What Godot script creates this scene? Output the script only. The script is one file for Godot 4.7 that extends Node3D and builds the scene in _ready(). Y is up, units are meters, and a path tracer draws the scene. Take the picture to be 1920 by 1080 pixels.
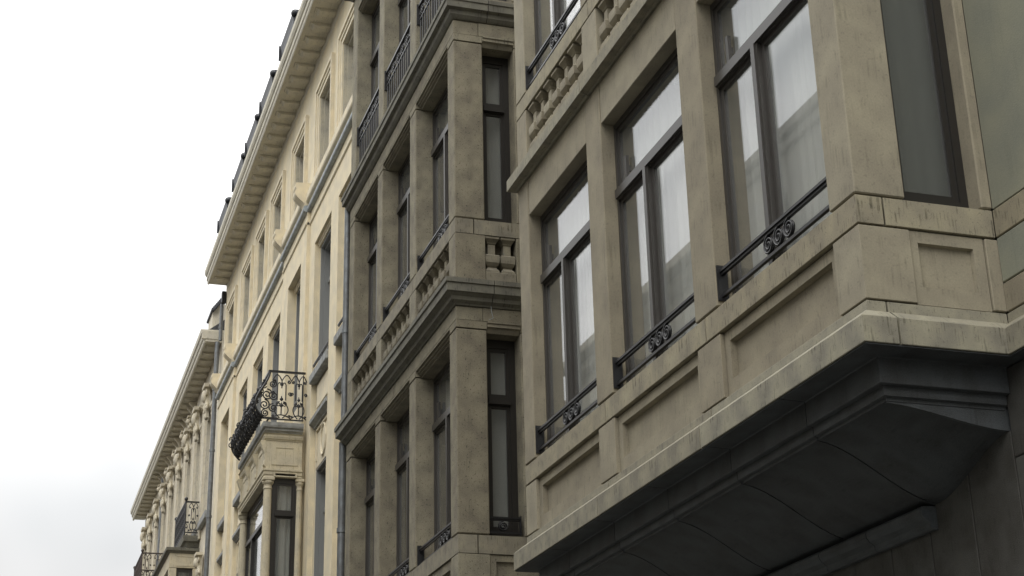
extends Node3D
# Street facades seen from the pavement, looking up. x grows towards the facades, y up, the street runs along -z.
# Facade positions are written as D, the distance along the street (D = -z).

class Acc:
	var v := PackedVector3Array()
	var n := PackedVector3Array()
	func tri(a: Vector3, b: Vector3, c: Vector3, na: Vector3, nb: Vector3, nc: Vector3) -> void:
		if (b - a).cross(c - a).dot(na + nb + nc) > 0.0:
			v.append(a); v.append(c); v.append(b)
			n.append(na); n.append(nc); n.append(nb)
		else:
			v.append(a); v.append(b); v.append(c)
			n.append(na); n.append(nb); n.append(nc)
	func quad(a: Vector3, b: Vector3, c: Vector3, d: Vector3, na: Vector3, nb: Vector3, nc: Vector3, nd: Vector3) -> void:
		tri(a, b, c, na, nb, nc)
		tri(a, c, d, na, nc, nd)
	func box(c: Vector3, s: Vector3) -> void:
		var h := s * 0.5
		for a in 3:
			for sg in [-1.0, 1.0]:
				var nn := Vector3.ZERO
				nn[a] = sg
				var u := Vector3.ZERO
				var w := Vector3.ZERO
				u[(a + 1) % 3] = h[(a + 1) % 3]
				w[(a + 2) % 3] = h[(a + 2) % 3]
				var m: Vector3 = c + nn * h[a]
				quad(m - u - w, m + u - w, m + u + w, m - u + w, nn, nn, nn, nn)
	func tube(p: PackedVector3Array, r: float, sides: int, ref: Vector3) -> void:
		var rings := []
		var norms := []
		var k := p.size()
		for i in k:
			var t := (p[mini(i + 1, k - 1)] - p[maxi(i - 1, 0)]).normalized()
			var a := t.cross(ref).normalized()
			if a.length() < 0.5:
				a = t.cross(Vector3(0.3, 0.8, 0.5)).normalized()
			var b := a.cross(t).normalized()
			var ring := PackedVector3Array()
			var rn := PackedVector3Array()
			for s in sides:
				var q := TAU * s / sides
				var d := a * cos(q) + b * sin(q)
				ring.append(p[i] + d * r)
				rn.append(d)
			rings.append(ring)
			norms.append(rn)
		for i in k - 1:
			for s in sides:
				var e := (s + 1) % sides
				quad(rings[i][s], rings[i][e], rings[i + 1][e], rings[i + 1][s], norms[i][s], norms[i][e], norms[i + 1][e], norms[i + 1][s])
		for i in [0, k - 1]:
			var t2: Vector3 = (p[1] - p[0]).normalized() * -1.0 if i == 0 else (p[k - 1] - p[k - 2]).normalized()
			for s in range(1, sides - 1):
				tri(rings[i][0], rings[i][s], rings[i][s + 1], t2, t2, t2)
	func ball(c: Vector3, r: Vector3, lon: int, lat: int) -> void:
		var f := func(i: int, j: int) -> Vector3:
			var th := PI * i / lat
			var ph := TAU * j / lon
			return Vector3(sin(th) * cos(ph), cos(th), sin(th) * sin(ph))
		for i in lat:
			for j in lon:
				var a: Vector3 = f.call(i, j)
				var b: Vector3 = f.call(i, j + 1)
				var d: Vector3 = f.call(i + 1, j + 1)
				var e: Vector3 = f.call(i + 1, j)
				if i > 0:
					tri(c + a * r, c + b * r, c + d * r, (a / r).normalized(), (b / r).normalized(), (d / r).normalized())
				if i < lat - 1:
					tri(c + a * r, c + d * r, c + e * r, (a / r).normalized(), (d / r).normalized(), (e / r).normalized())
	func lathe(prof: Array, c: Vector3, sides: int, flat: bool) -> void:
		# prof: [radius, y] pairs from bottom to top
		for i in prof.size() - 1:
			var r0: float = prof[i][0]
			var y0: float = prof[i][1]
			var r1: float = prof[i + 1][0]
			var y1: float = prof[i + 1][1]
			var sl := Vector2(y1 - y0, r0 - r1).normalized()
			for s in sides:
				var q0 := TAU * (s + (0.5 if flat else 0.0)) / sides
				var q1 := TAU * (s + (1.5 if flat else 1.0)) / sides
				var d0 := Vector3(cos(q0), 0, sin(q0))
				var d1 := Vector3(cos(q1), 0, sin(q1))
				var n0 := Vector3(d0.x * sl.x, sl.y, d0.z * sl.x)
				var n1 := Vector3(d1.x * sl.x, sl.y, d1.z * sl.x)
				if flat:
					n0 = (n0 + n1).normalized()
					n1 = n0
				quad(c + d0 * r0 + Vector3(0, y0, 0), c + d1 * r0 + Vector3(0, y0, 0), c + d1 * r1 + Vector3(0, y1, 0), c + d0 * r1 + Vector3(0, y1, 0), n0, n1, n1, n0)
	func mesh() -> ArrayMesh:
		var a := []
		a.resize(Mesh.ARRAY_MAX)
		a[Mesh.ARRAY_VERTEX] = v
		a[Mesh.ARRAY_NORMAL] = n
		var m := ArrayMesh.new()
		m.add_surface_from_arrays(Mesh.PRIMITIVE_TRIANGLES, a)
		return m

var M := {}
var cache := {}
var rng := RandomNumberGenerator.new()

# ------------------------------------------------------------------ camera and light
func setup_view() -> void:
	var cam := Camera3D.new()
	cam.name = "camera"
	cam.fov = 20.53
	cam.near = 0.05
	cam.far = 600.0
	cam.position = Vector3(0, 1.65, 0)
	var by := Basis(Vector3.UP, deg_to_rad(-18.098))
	var bx := Basis(Vector3.RIGHT, deg_to_rad(21.559))
	var bz := Basis(Vector3.BACK, deg_to_rad(-1.335))
	cam.basis = by * bx * bz
	add_child(cam)
	cam.current = true
	# overcast sky: brighter overhead than at the horizon, with soft cloud
	var w := 512
	var h := 256
	var img := Image.create(w, h, false, Image.FORMAT_RGBF)
	var nz := FastNoiseLite.new()
	nz.seed = 5
	nz.noise_type = FastNoiseLite.TYPE_SIMPLEX_SMOOTH
	nz.frequency = 1.0
	nz.fractal_octaves = 5
	nz.fractal_gain = 0.52
	for j in h:
		var el := PI * (0.5 - (j + 0.5) / h)
		var base := (0.19 + 3.0 * maxf(0.0, sin(el))) / 3.19
		for i in w:
			var az := TAU * (i + 0.5) / w
			var d := Vector3(cos(el) * cos(az), sin(el), cos(el) * sin(az))
			var p := Vector3(d.x, d.y * 1.9, d.z) * 3.4
			var c := nz.get_noise_3d(p.x, p.y, p.z)
			var c2 := nz.get_noise_3d(p.x * 0.45 + 7.0, p.y * 0.45, p.z * 0.45)
			var l := base * (1.0 + 0.34 * c + 0.26 * c2)
			var blue := clampf(-c * 0.6 - c2 * 0.4, 0.0, 0.5) * 0.16
			if el < 0.0:
				img.set_pixel(i, j, Color(0.12, 0.12, 0.11))
			else:
				img.set_pixel(i, j, Color(l * (1.0 - blue * 0.5), l, l * (1.0 + blue * 0.35)))
	var pan := PanoramaSkyMaterial.new()
	pan.panorama = ImageTexture.create_from_image(img)
	var sky := Sky.new()
	sky.sky_material = pan
	var env := Environment.new()
	env.background_mode = Environment.BG_SKY
	env.sky = sky
	env.background_energy_multiplier = 3.0
	env.tonemap_mode = Environment.TONE_MAPPER_LINEAR
	env.tonemap_exposure = 1.2
	env.sdfgi_enabled = true
	env.ssao_enabled = true
	env.ssil_enabled = true
	var we := WorldEnvironment.new()
	we.name = "world_environment"
	we.environment = env
	add_child(we)
	var sun := DirectionalLight3D.new()
	sun.name = "sun"
	sun.light_energy = 0.24
	sun.light_color = Color(1.0, 0.975, 0.94)
	sun.light_angular_distance = 40.0
	sun.shadow_enabled = true
	sun.basis = Basis.looking_at(Vector3(0.30, -0.75, -0.62).normalized(), Vector3.UP)
	add_child(sun)

# ------------------------------------------------------------------ materials
func noise_img(seed_: int, freq: float, oct: int, w := 512, h := 512) -> Image:
	var nz := FastNoiseLite.new()
	nz.seed = seed_
	nz.noise_type = FastNoiseLite.TYPE_SIMPLEX_SMOOTH
	nz.frequency = freq
	nz.fractal_octaves = oct
	return nz.get_seamless_image(w, h)

func stone_tex(seed_: int, mott: float, grain: float, pits: float, streak: float, tint: Color, specks := 0.0) -> ImageTexture:
	# value noise of several sizes: clouds in the stone, grain, dark pits, run-off streaks; "tint" is the colour of the patches
	var s := 512
	var a := noise_img(seed_, 0.006, 4)
	var b := noise_img(seed_ + 1, 0.16, 2)
	var c := noise_img(seed_ + 2, 0.06, 2)
	var k := noise_img(seed_ + 3, 0.085, 2, 512, 20)
	k.resize(s, s, Image.INTERPOLATE_CUBIC)
	var k2 := noise_img(seed_ + 4, 0.012, 3)
	var img := Image.create(s, s, false, Image.FORMAT_RGB8)
	for y in s:
		for x in s:
			var va := a.get_pixel(x, y).r - 0.5
			var vb := b.get_pixel(x, y).r - 0.5
			var vc := c.get_pixel(x, y).r
			var vk := smoothstep(0.42, 0.95, k.get_pixel(x, y).r) * smoothstep(0.45, 0.80, k2.get_pixel(x, y).r)
			var l := 0.93 + mott * va + grain * vb - pits * smoothstep(0.74, 0.84, vc)
			l += specks * smoothstep(0.76, 0.84, b.get_pixel(x, y).r)
			var t := clampf(0.5 + va * 1.6, 0.0, 1.0) * 0.5
			var col := Color(l, l, l).lerp(Color(l * tint.r, l * tint.g, l * tint.b), t)
			col = col.lerp(Color(col.r * 0.62, col.g * 0.62, col.b * 0.6), vk * streak)
			img.set_pixel(x, y, col.clamp())
	img.generate_mipmaps()
	return ImageTexture.create_from_image(img)

func bump_tex(seed_: int) -> ImageTexture:
	var a := noise_img(seed_, 0.33, 2)
	a.convert(Image.FORMAT_RGB8)
	a.bump_map_to_normal_map(3.0)
	return ImageTexture.create_from_image(a)

func mat(called: String, lin: Color, rough: float, tex: Texture2D = null, size := 1.6, bump: Texture2D = null, bump_k := 0.4) -> StandardMaterial3D:
	var m := StandardMaterial3D.new()
	m.resource_name = called
	m.albedo_color = lin.linear_to_srgb()
	m.roughness = rough
	if tex or bump:
		m.uv1_triplanar = true
		m.uv1_world_triplanar = true
		m.uv1_triplanar_sharpness = 6.0
		m.uv1_scale = Vector3.ONE / size
		m.uv1_offset = Vector3(M.size() * 0.137, M.size() * 0.311, M.size() * 0.173)
	if tex:
		m.albedo_texture = tex
	if bump:
		m.normal_enabled = true
		m.normal_texture = bump
		m.normal_scale = bump_k
	M[called] = m
	return m

func family(called: String, lin: Color, rough: float, tex: Texture2D, size: float, bump: Texture2D, bump_k: float, spread: float) -> void:
	# four tones of the same stone, block to block
	for i in 4:
		var f: float = 1.0 + spread * [-1.0, -0.25, 0.35, 1.0][i]
		mat("%s%d" % [called, i], Color(lin.r * f, lin.g * f * (1.0 + 0.006 * (i - 1)), lin.b * f * (1.0 + 0.012 * (i - 1))), rough, tex, size, bump, bump_k)

func pick(called: String) -> Material:
	return M["%s%d" % [called, rng.randi_range(0, 3)]]

func setup_materials() -> void:
	var bmp := bump_tex(40)
	var t_lime := stone_tex(11, 0.15, 0.08, 0.06, 0.26, Color(0.98, 0.985, 0.965))
	var t_pit := stone_tex(21, 0.26, 0.22, 0.30, 0.22, Color(0.94, 0.96, 0.92), 0.05)
	var t_streak := stone_tex(31, 0.24, 0.09, 0.12, 0.75, Color(0.92, 0.92, 0.87))
	var t_stucco := stone_tex(41, 0.11, 0.05, 0.0, 0.10, Color(1.0, 0.98, 0.93))
	var t_dirty := stone_tex(51, 0.16, 0.10, 0.10, 0.45, Color(0.90, 0.89, 0.84))
	var t_blue := stone_tex(61, 0.28, 0.16, 0.06, 0.35, Color(0.92, 0.96, 1.0), 0.08)
	family("lime", Color(0.316, 0.28, 0.205), 0.9, t_lime, 1.5, bmp, 0.08, 0.055)
	family("limesill", Color(0.338, 0.301, 0.218), 0.92, t_streak, 1.0, bmp, 0.16, 0.03)
	family("limedrip", Color(0.301, 0.278, 0.214), 0.9, t_streak, 0.8, bmp, 0.16, 0.04)
	family("grit", Color(0.256, 0.227, 0.167), 0.95, t_pit, 1.1, bmp, 0.3, 0.05)
	family("gritsill", Color(0.268, 0.241, 0.184), 0.95, t_streak, 0.9, bmp, 0.25, 0.05)
	family("gritcorn", Color(0.188, 0.18, 0.148), 0.92, t_streak, 0.9, bmp, 0.25, 0.05)
	family("green", Color(0.259, 0.265, 0.209), 0.85, t_stucco, 2.2, bmp, 0.08, 0.02)
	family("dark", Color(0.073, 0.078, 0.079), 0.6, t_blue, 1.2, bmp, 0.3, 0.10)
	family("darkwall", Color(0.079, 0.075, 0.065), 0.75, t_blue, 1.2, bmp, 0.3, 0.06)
	family("bluestone", Color(0.335, 0.335, 0.315), 0.8, t_blue, 0.9, bmp, 0.3, 0.06)
	mat("joint", Color(0.045, 0.042, 0.036), 1.0)
	mat("stucco", Color(0.78, 0.695, 0.51), 0.9, t_stucco, 2.4, bmp, 0.1)
	mat("stucco_trim", Color(0.78, 0.705, 0.54), 0.88, t_stucco, 1.7, bmp, 0.1)
	mat("stucco_grey", Color(0.60, 0.56, 0.46), 0.9, t_dirty, 1.5, bmp, 0.2)
	mat("oriel_stone", Color(0.64, 0.575, 0.43), 0.9, t_dirty, 1.2, bmp, 0.3)
	mat("eave", Color(0.72, 0.68, 0.58), 0.85, t_dirty, 1.4, bmp, 0.15)
	mat("far_stucco", Color(0.78, 0.72, 0.59), 0.9, t_dirty, 2.0, bmp, 0.2)
	mat("far_trim", Color(0.72, 0.66, 0.53), 0.9, t_dirty, 1.0, bmp, 0.4)
	mat("zinc", Color(0.20, 0.207, 0.210), 0.45, t_blue, 0.9)
	M.zinc.metallic = 0.35
	mat("roll", Color(0.36, 0.385, 0.385), 0.5, t_blue, 1.1)
	mat("lead", Color(0.022, 0.024, 0.028), 0.5, t_blue, 0.8)
	mat("slate", Color(0.06, 0.062, 0.07), 0.6, t_blue, 0.4)
	mat("iron", Color(0.012, 0.012, 0.013), 0.38)
	mat("rust", Color(0.04, 0.025, 0.02), 0.6)
	mat("frame", Color(0.050, 0.046, 0.041), 0.36)
	mat("frame_brown", Color(0.019, 0.017, 0.0145), 0.4)
	mat("frame_grey", Color(0.20, 0.205, 0.20), 0.45)
	mat("curtain", Color(0.40, 0.41, 0.38), 1.0)
	M.curtain.backlight_enabled = true
	M.curtain.backlight = Color(0.2, 0.2, 0.19)
	mat("curtain_dark", Color(0.046, 0.050, 0.041), 1.0)
	mat("curtain_grey", Color(0.19, 0.198, 0.178), 1.0)
	M.curtain_grey.backlight_enabled = true
	M.curtain_grey.backlight = Color(0.06, 0.06, 0.055)
	mat("room", Color(0.10, 0.095, 0.085), 1.0)
	var g := mat("glass", Color(0.9, 0.95, 0.93), 0.0)
	g.transparency = BaseMaterial3D.TRANSPARENCY_ALPHA
	g.albedo_color.a = 0.03
	g.roughness = 0.0
	mat("asphalt", Color(0.05, 0.05, 0.052), 0.9, t_pit, 1.5)
	mat("paving", Color(0.20, 0.195, 0.18), 0.9, t_pit, 1.3)
	mat("ground", Color(0.12, 0.115, 0.10), 1.0, t_pit, 3.0)
	mat("opp_pale", Color(0.46, 0.43, 0.36), 0.9, t_dirty, 2.5)
	mat("opp_grey", Color(0.34, 0.33, 0.30), 0.9, t_dirty, 2.5)
	mat("opp_brick", Color(0.28, 0.20, 0.15), 0.9, t_pit, 2.0)

# ------------------------------------------------------------------ building helpers
func org(n: Node) -> Vector3:
	var o := Vector3.ZERO
	while n != self and n is Node3D:
		o += (n as Node3D).position
		n = n.get_parent()
	return o

func put(parent: Node, called: String, mesh: Mesh, m: Material, at: Vector3, ry := 0.0) -> MeshInstance3D:
	var mi := MeshInstance3D.new()
	mi.name = called
	mi.mesh = mesh
	mi.material_override = m
	mi.position = at - org(parent)
	mi.rotation.y = ry
	parent.add_child(mi, true)
	return mi

func sub(parent: Node, called: String, mesh: Mesh, m: Material, at := Vector3.ZERO) -> MeshInstance3D:
	# a sub-part in its part's own axes
	var mi := MeshInstance3D.new()
	mi.name = called
	mi.mesh = mesh
	mi.material_override = m
	mi.position = at
	parent.add_child(mi, true)
	return mi

func thing(called: String, at: Vector3, label: String, category: String, group := "") -> Node3D:
	var o := Node3D.new()
	o.name = called
	o.position = at
	add_child(o, true)
	o.set_meta("label", label)
	o.set_meta("category", category)
	if group:
		o.set_meta("group", group)
	return o

func flat_mesh(t: PackedVector3Array) -> ArrayMesh:
	# closed solid, wound outwards by its volume
	var vol := 0.0
	for i in range(0, t.size(), 3):
		vol += t[i].dot(t[i + 1].cross(t[i + 2]))
	var v := PackedVector3Array()
	var n := PackedVector3Array()
	for i in range(0, t.size(), 3):
		var a := t[i]
		var b := t[i + 1]
		var c := t[i + 2]
		if vol < 0.0:
			var q := b
			b = c
			c = q
		var nn := (b - a).cross(c - a)
		if nn.length_squared() < 1e-14:
			continue
		nn = nn.normalized()
		v.append(a); v.append(c); v.append(b)
		n.append(nn); n.append(nn); n.append(nn)
	var arr := []
	arr.resize(Mesh.ARRAY_MAX)
	arr[Mesh.ARRAY_VERTEX] = v
	arr[Mesh.ARRAY_NORMAL] = n
	var m := ArrayMesh.new()
	m.add_surface_from_arrays(Mesh.PRIMITIVE_TRIANGLES, arr)
	return m

func bbox(s: Vector3, b: float) -> ArrayMesh:
	b = minf(b, minf(s.x, minf(s.y, s.z)) * 0.3)
	var key := "b%d_%d_%d_%d" % [roundi(s.x * 1000), roundi(s.y * 1000), roundi(s.z * 1000), roundi(b * 10000)]
	if cache.has(key):
		return cache[key]
	var h := s * 0.5
	var i3 := h - Vector3(b, b, b)
	var t := PackedVector3Array()
	var add := func(p: Array) -> void:
		var a: Vector3 = p[0]
		var bb: Vector3 = p[1]
		var c: Vector3 = p[2]
		if (bb - a).cross(c - a).dot(a + bb + c) < 0.0:
			t.append(a); t.append(c); t.append(bb)
		else:
			t.append(a); t.append(bb); t.append(c)
	var cv := func(sg: Vector3, a: int) -> Vector3:
		var r := Vector3(sg.x * i3.x, sg.y * i3.y, sg.z * i3.z)
		r[a] = sg[a] * h[a]
		return r
	for a in 3:
		var u := (a + 1) % 3
		var w := (a + 2) % 3
		for sa in [-1.0, 1.0]:
			var q := []
			for pr in [[-1.0, -1.0], [1.0, -1.0], [1.0, 1.0], [-1.0, 1.0]]:
				var sg := Vector3.ZERO
				sg[a] = sa
				sg[u] = pr[0]
				sg[w] = pr[1]
				q.append(cv.call(sg, a))
			add.call([q[0], q[1], q[2]])
			add.call([q[0], q[2], q[3]])
		if b > 0.0:
			for su in [-1.0, 1.0]:
				for sw in [-1.0, 1.0]:
					var s0 := Vector3.ZERO
					s0[u] = su
					s0[w] = sw
					var s1 := s0
					s0[a] = -1.0
					s1[a] = 1.0
					add.call([cv.call(s0, u), cv.call(s1, u), cv.call(s1, w)])
					add.call([cv.call(s0, u), cv.call(s1, w), cv.call(s0, w)])
	if b > 0.0:
		for sx in [-1.0, 1.0]:
			for sy in [-1.0, 1.0]:
				for sz in [-1.0, 1.0]:
					var sg := Vector3(sx, sy, sz)
					add.call([cv.call(sg, 0), cv.call(sg, 1), cv.call(sg, 2)])
	var m := flat_mesh(t)
	cache[key] = m
	return m

func blk(parent: Node, called: String, m: Material, x0: float, x1: float, y0: float, y1: float, d0: float, d1: float, b := 0.006) -> MeshInstance3D:
	var j := rng.randf_range(-0.0015, 0.0015) if b > 0.0 else 0.0   # hand-set blocks are never quite flush
	var o := put(parent, called, bbox(Vector3(x1 - x0, y1 - y0, d1 - d0), b), m, Vector3((x0 + x1) / 2 + j, (y0 + y1) / 2, -(d0 + d1) / 2))
	if b > 0.0:
		o.rotation.y = rng.randf_range(-0.0008, 0.0008)
	return o

func prism_tris(a: PackedVector3Array, b: PackedVector3Array, poly: PackedVector2Array) -> PackedVector3Array:
	var t := PackedVector3Array()
	var k := poly.size()
	var area := 0.0
	for i in k:
		area += poly[i].cross(poly[(i + 1) % k])
	for i in k:
		var j := (i + 1) % k
		t.append(a[i]); t.append(a[j]); t.append(b[j])
		t.append(a[i]); t.append(b[j]); t.append(b[i])
	var ix := Geometry2D.triangulate_polygon(poly)
	for i in range(0, ix.size(), 3):
		var p := ix[i]
		var q := ix[i + 1]
		var r := ix[i + 2]
		var ar := (poly[q] - poly[p]).cross(poly[r] - poly[p])
		if ar * area < 0.0:
			var z := q
			q = r
			r = z
		t.append(b[p]); t.append(b[q]); t.append(b[r])
		t.append(a[p]); t.append(a[r]); t.append(a[q])
	return t

func run(parent: Node, called: String, m: Material, prof: Array, pa: Vector2, ma: Vector2, pb: Vector2, mb: Vector2) -> MeshInstance3D:
	# moulding of profile [[outward, y], ...] from plan point pa to pb (x, D); ma and mb are the outward directions at its ends (mitres)
	var poly := PackedVector2Array()
	var a := PackedVector3Array()
	var b := PackedVector3Array()
	var c := Vector3((pa.x + pb.x) / 2, prof[0][1], -(pa.y + pb.y) / 2)
	for q in prof:
		poly.append(Vector2(q[0], q[1]))
		var qa: Vector2 = pa + ma * q[0]
		var qb: Vector2 = pb + mb * q[0]
		a.append(Vector3(qa.x, q[1], -qa.y) - c)
		b.append(Vector3(qb.x, q[1], -qb.y) - c)
	return put(parent, called, flat_mesh(prism_tris(a, b, poly)), m, c)

const OUT := Vector2(-1, 0)
const NEAR := Vector2(0, -1)
const MIT := Vector2(-1, -1)
const MITF := Vector2(-1, 1)
const FAR := Vector2(0, 1)

func bay_run(parent: Node, called: String, fam: String, prof: Array, xf: float, xw: float, dn: float, df: float, cuts: Array, xcut: float, gap := 0.005) -> void:
	# a moulding round a bay: the near return, the front in pieces cut at "cuts", the far return
	var edges: Array = [dn] + cuts + [df]
	for i in edges.size() - 1:
		var first := i == 0
		var last := i == edges.size() - 2
		run(parent, called, pick(fam), prof, Vector2(xf, edges[i] + (0.0 if first else gap)), MIT if first else OUT, Vector2(xf, edges[i + 1] - (0.0 if last else gap)), MITF if last else OUT)
	if xcut > xf:
		var clip := []
		for q in prof:
			clip.append([maxf(q[0], -(xcut - xf) + 0.02), q[1]])
		run(parent, called, pick(fam), clip, Vector2(xf, dn), MIT, Vector2(xcut - gap, dn), NEAR)
		run(parent, called, pick(fam), prof, Vector2(xcut + gap, dn), NEAR, Vector2(xw, dn), NEAR)
	else:
		run(parent, called, pick(fam), prof, Vector2(xf, dn), MIT, Vector2(xw, dn), NEAR)
	run(parent, called, pick(fam), prof, Vector2(xf, df), MITF, Vector2(xw, df), FAR)

const FRONT := -PI / 2   # local +z turned to face the street, local +x runs towards the viewer

func panel(parent: Node, called: String, m: Material, at: Vector3, ry: float, w: float, h: float, ml: float, mr: float, mb: float, mt: float, depth: float, thick := 0.28) -> MeshInstance3D:
	# stone slab with a sunk field; at = middle of its lower edge
	var o := [Vector3(-w / 2, 0, 0), Vector3(w / 2, 0, 0), Vector3(w / 2, h, 0), Vector3(-w / 2, h, 0)]
	var i0 := [Vector3(-w / 2 + ml, mb, 0), Vector3(w / 2 - mr, mb, 0), Vector3(w / 2 - mr, h - mt, 0), Vector3(-w / 2 + ml, h - mt, 0)]
	var g := 0.007
	var i1 := [i0[0] + Vector3(g, g, -depth), i0[1] + Vector3(-g, g, -depth), i0[2] + Vector3(-g, -g, -depth), i0[3] + Vector3(g, -g, -depth)]
	var k := [o[0] + Vector3(0, 0, -thick), o[1] + Vector3(0, 0, -thick), o[2] + Vector3(0, 0, -thick), o[3] + Vector3(0, 0, -thick)]
	var t := PackedVector3Array()
	var q := func(a: Vector3, b: Vector3, c: Vector3, d: Vector3) -> void:
		t.append(a); t.append(b); t.append(c)
		t.append(a); t.append(c); t.append(d)
	for s in 4:
		var e := (s + 1) % 4
		q.call(o[s], o[e], i0[e], i0[s])
		q.call(i0[s], i0[e], i1[e], i1[s])
		q.call(k[s], k[e], o[e], o[s])
	q.call(i1[0], i1[1], i1[2], i1[3])
	q.call(k[3], k[2], k[1], k[0])
	return put(parent, called, flat_mesh(t), m, at, ry)

func baluster_mesh(h: float, w: float) -> ArrayMesh:
	var key := "bal%d_%d" % [roundi(h * 1000), roundi(w * 1000)]
	if cache.has(key):
		return cache[key]
	var prof := [[0.0, 0.0], [0.94, 0.0], [0.94, 0.06], [0.66, 0.13], [0.62, 0.15], [0.80, 0.20], [0.98, 0.28], [1.0, 0.36], [1.0, 0.47], [0.93, 0.495], [0.56, 0.515], [0.52, 0.53], [0.5, 0.80], [0.62, 0.825], [0.66, 0.85], [0.94, 0.93], [1.0, 0.945], [1.0, 1.0], [0.0, 1.0]]
	var a := Acc.new()
	var p := []
	for q in prof:
		p.append([q[0] * w * 0.7071, q[1] * h])
	a.lathe(p, Vector3.ZERO, 4, true)
	cache[key] = a.mesh()
	return cache[key]

func curtain_mesh(w: float, h: float, seed_: int, fold := 0.022) -> ArrayMesh:
	var key := "cur%d_%d_%d" % [roundi(w * 1000), roundi(h * 1000), seed_]
	if cache.has(key):
		return cache[key]
	var a := Acc.new()
	var k := int(w / 0.022) + 2
	var r := RandomNumberGenerator.new()
	r.seed = seed_
	var ph := r.randf() * 6.0
	var p := []
	for i in k + 1:
		var u := w * i / k
		var f := sin(u * 42.0 + ph + 1.7 * sin(u * 9.0 + ph)) * fold * (0.7 + 0.5 * sin(u * 5.0 + ph * 2.0))
		p.append(Vector3(u - w / 2, 0, f))
	for i in k:
		var n0: Vector3 = (p[mini(i + 1, k)] - p[maxi(i - 1, 0)]).cross(Vector3.DOWN).normalized()
		var n1: Vector3 = (p[mini(i + 2, k)] - p[i]).cross(Vector3.DOWN).normalized()
		if n0.z < 0: n0 = -n0
		if n1.z < 0: n1 = -n1
		var up := Vector3(0, h, 0)
		a.quad(p[i], p[i + 1], p[i + 1] + up, p[i] + up, n0, n1, n1, n0)
	cache[key] = a.mesh()
	return cache[key]

# window in an opening of w x h; at = middle of the lower edge of the opening, on the outer plane of the frame
# ty: height of the transom (0 = none), mu: place of the mullion along local x (null = none)
func window(parent: Node, at: Vector3, ry: float, w: float, h: float, ty: float, mu: Variant, fm: String, cur: int, latch := false, ft := 0.04, cm := "curtain") -> MeshInstance3D:
	var a := Acc.new()
	var dz := 0.05
	a.box(Vector3(-w / 2 + ft / 2, h / 2, -dz / 2), Vector3(ft, h, dz))
	a.box(Vector3(w / 2 - ft / 2, h / 2, -dz / 2), Vector3(ft, h, dz))
	a.box(Vector3(0, ft * 0.75, -dz / 2), Vector3(w - 2 * ft, ft * 1.5, dz))
	a.box(Vector3(0, h - ft * 0.75, -dz / 2), Vector3(w - 2 * ft, ft * 1.5, dz))
	var f := put(parent, "window", a.mesh(), M[fm], at, ry)
	var il := -w / 2 + ft
	var ir := w / 2 - ft
	var ib := ft * 1.5
	var it := h - ft * 1.5
	var rows := [[ib, it]]
	if ty > 0.0:
		rows = [[ib, ty - 0.045], [ty + 0.045, it]]
		var tr := Acc.new()
		tr.box(Vector3(0, 0, 0), Vector3(w - 2 * ft, 0.09, 0.08))
		tr.box(Vector3(0, -0.05, -0.01), Vector3(w - 2 * ft, 0.012, 0.05))
		sub(f, "transom", tr.mesh(), M[fm], Vector3(0, ty, -0.005))
	for ri in rows.size():
		var cols := [[il, ir]]
		if mu != null and ri == 0:
			cols = [[il, mu - 0.05], [mu + 0.05, ir]]
			var mm := Acc.new()
			var mh: float = rows[0][1] - rows[0][0]
			mm.box(Vector3(0, 0, 0), Vector3(0.10, mh, 0.07))
			mm.box(Vector3(0, 0, 0.042), Vector3(0.06, mh, 0.02))
			sub(f, "mullion", mm.mesh(), M[fm], Vector3(mu, rows[0][0] + mh / 2, -0.012))
		for c in cols:
			var sw := 0.045
			var y0: float = rows[ri][0]
			var y1: float = rows[ri][1]
			var c0: float = c[0]
			var c1: float = c[1]
			var sm := Acc.new()
			var cw := c1 - c0
			var ch := y1 - y0
			var cy := ch / 2
			sm.box(Vector3(-cw / 2 + sw / 2, cy, 0), Vector3(sw, ch, 0.036))
			sm.box(Vector3(cw / 2 - sw / 2, cy, 0), Vector3(sw, ch, 0.036))
			sm.box(Vector3(0, sw / 2, 0), Vector3(cw - 2 * sw, sw, 0.036))
			sm.box(Vector3(0, ch - sw / 2, 0), Vector3(cw - 2 * sw, sw, 0.036))
			sub(f, "sash", sm.mesh(), M[fm], Vector3((c0 + c1) / 2, y0, -0.034))
			var gl := Acc.new()
			gl.box(Vector3.ZERO, Vector3(cw - 2 * sw + 0.006, ch - 2 * sw + 0.006, 0.006))
			sub(f, "pane", gl.mesh(), M.glass, Vector3((c0 + c1) / 2, y0 + cy, -0.034))
	if latch:
		var la := Acc.new()
		la.box(Vector3(0, 0, 0), Vector3(0.045, 0.25, 0.03))
		la.box(Vector3(0, 0.0, -0.02), Vector3(0.02, 0.06, 0.03))
		sub(f, "latch", la.mesh(), M[fm], Vector3(-w / 2 + 0.27, ty + 0.17, 0.0))
	if cur > 0:
		sub(f, "curtain", curtain_mesh(w * 0.98, h, cur), M[cm], Vector3(0, 0, -0.19))
	return f

func spiral(c: Vector3, r: float, turns: float, start: float, dir := 1.0, steps := 22) -> PackedVector3Array:
	var p := PackedVector3Array()
	for i in steps + 1:
		var t := float(i) / steps
		var a := start + dir * turns * TAU * t
		var rr := r * (1.0 - 0.82 * t)
		p.append(c + Vector3(cos(a) * rr, sin(a) * rr, 0))
	return p

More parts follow.
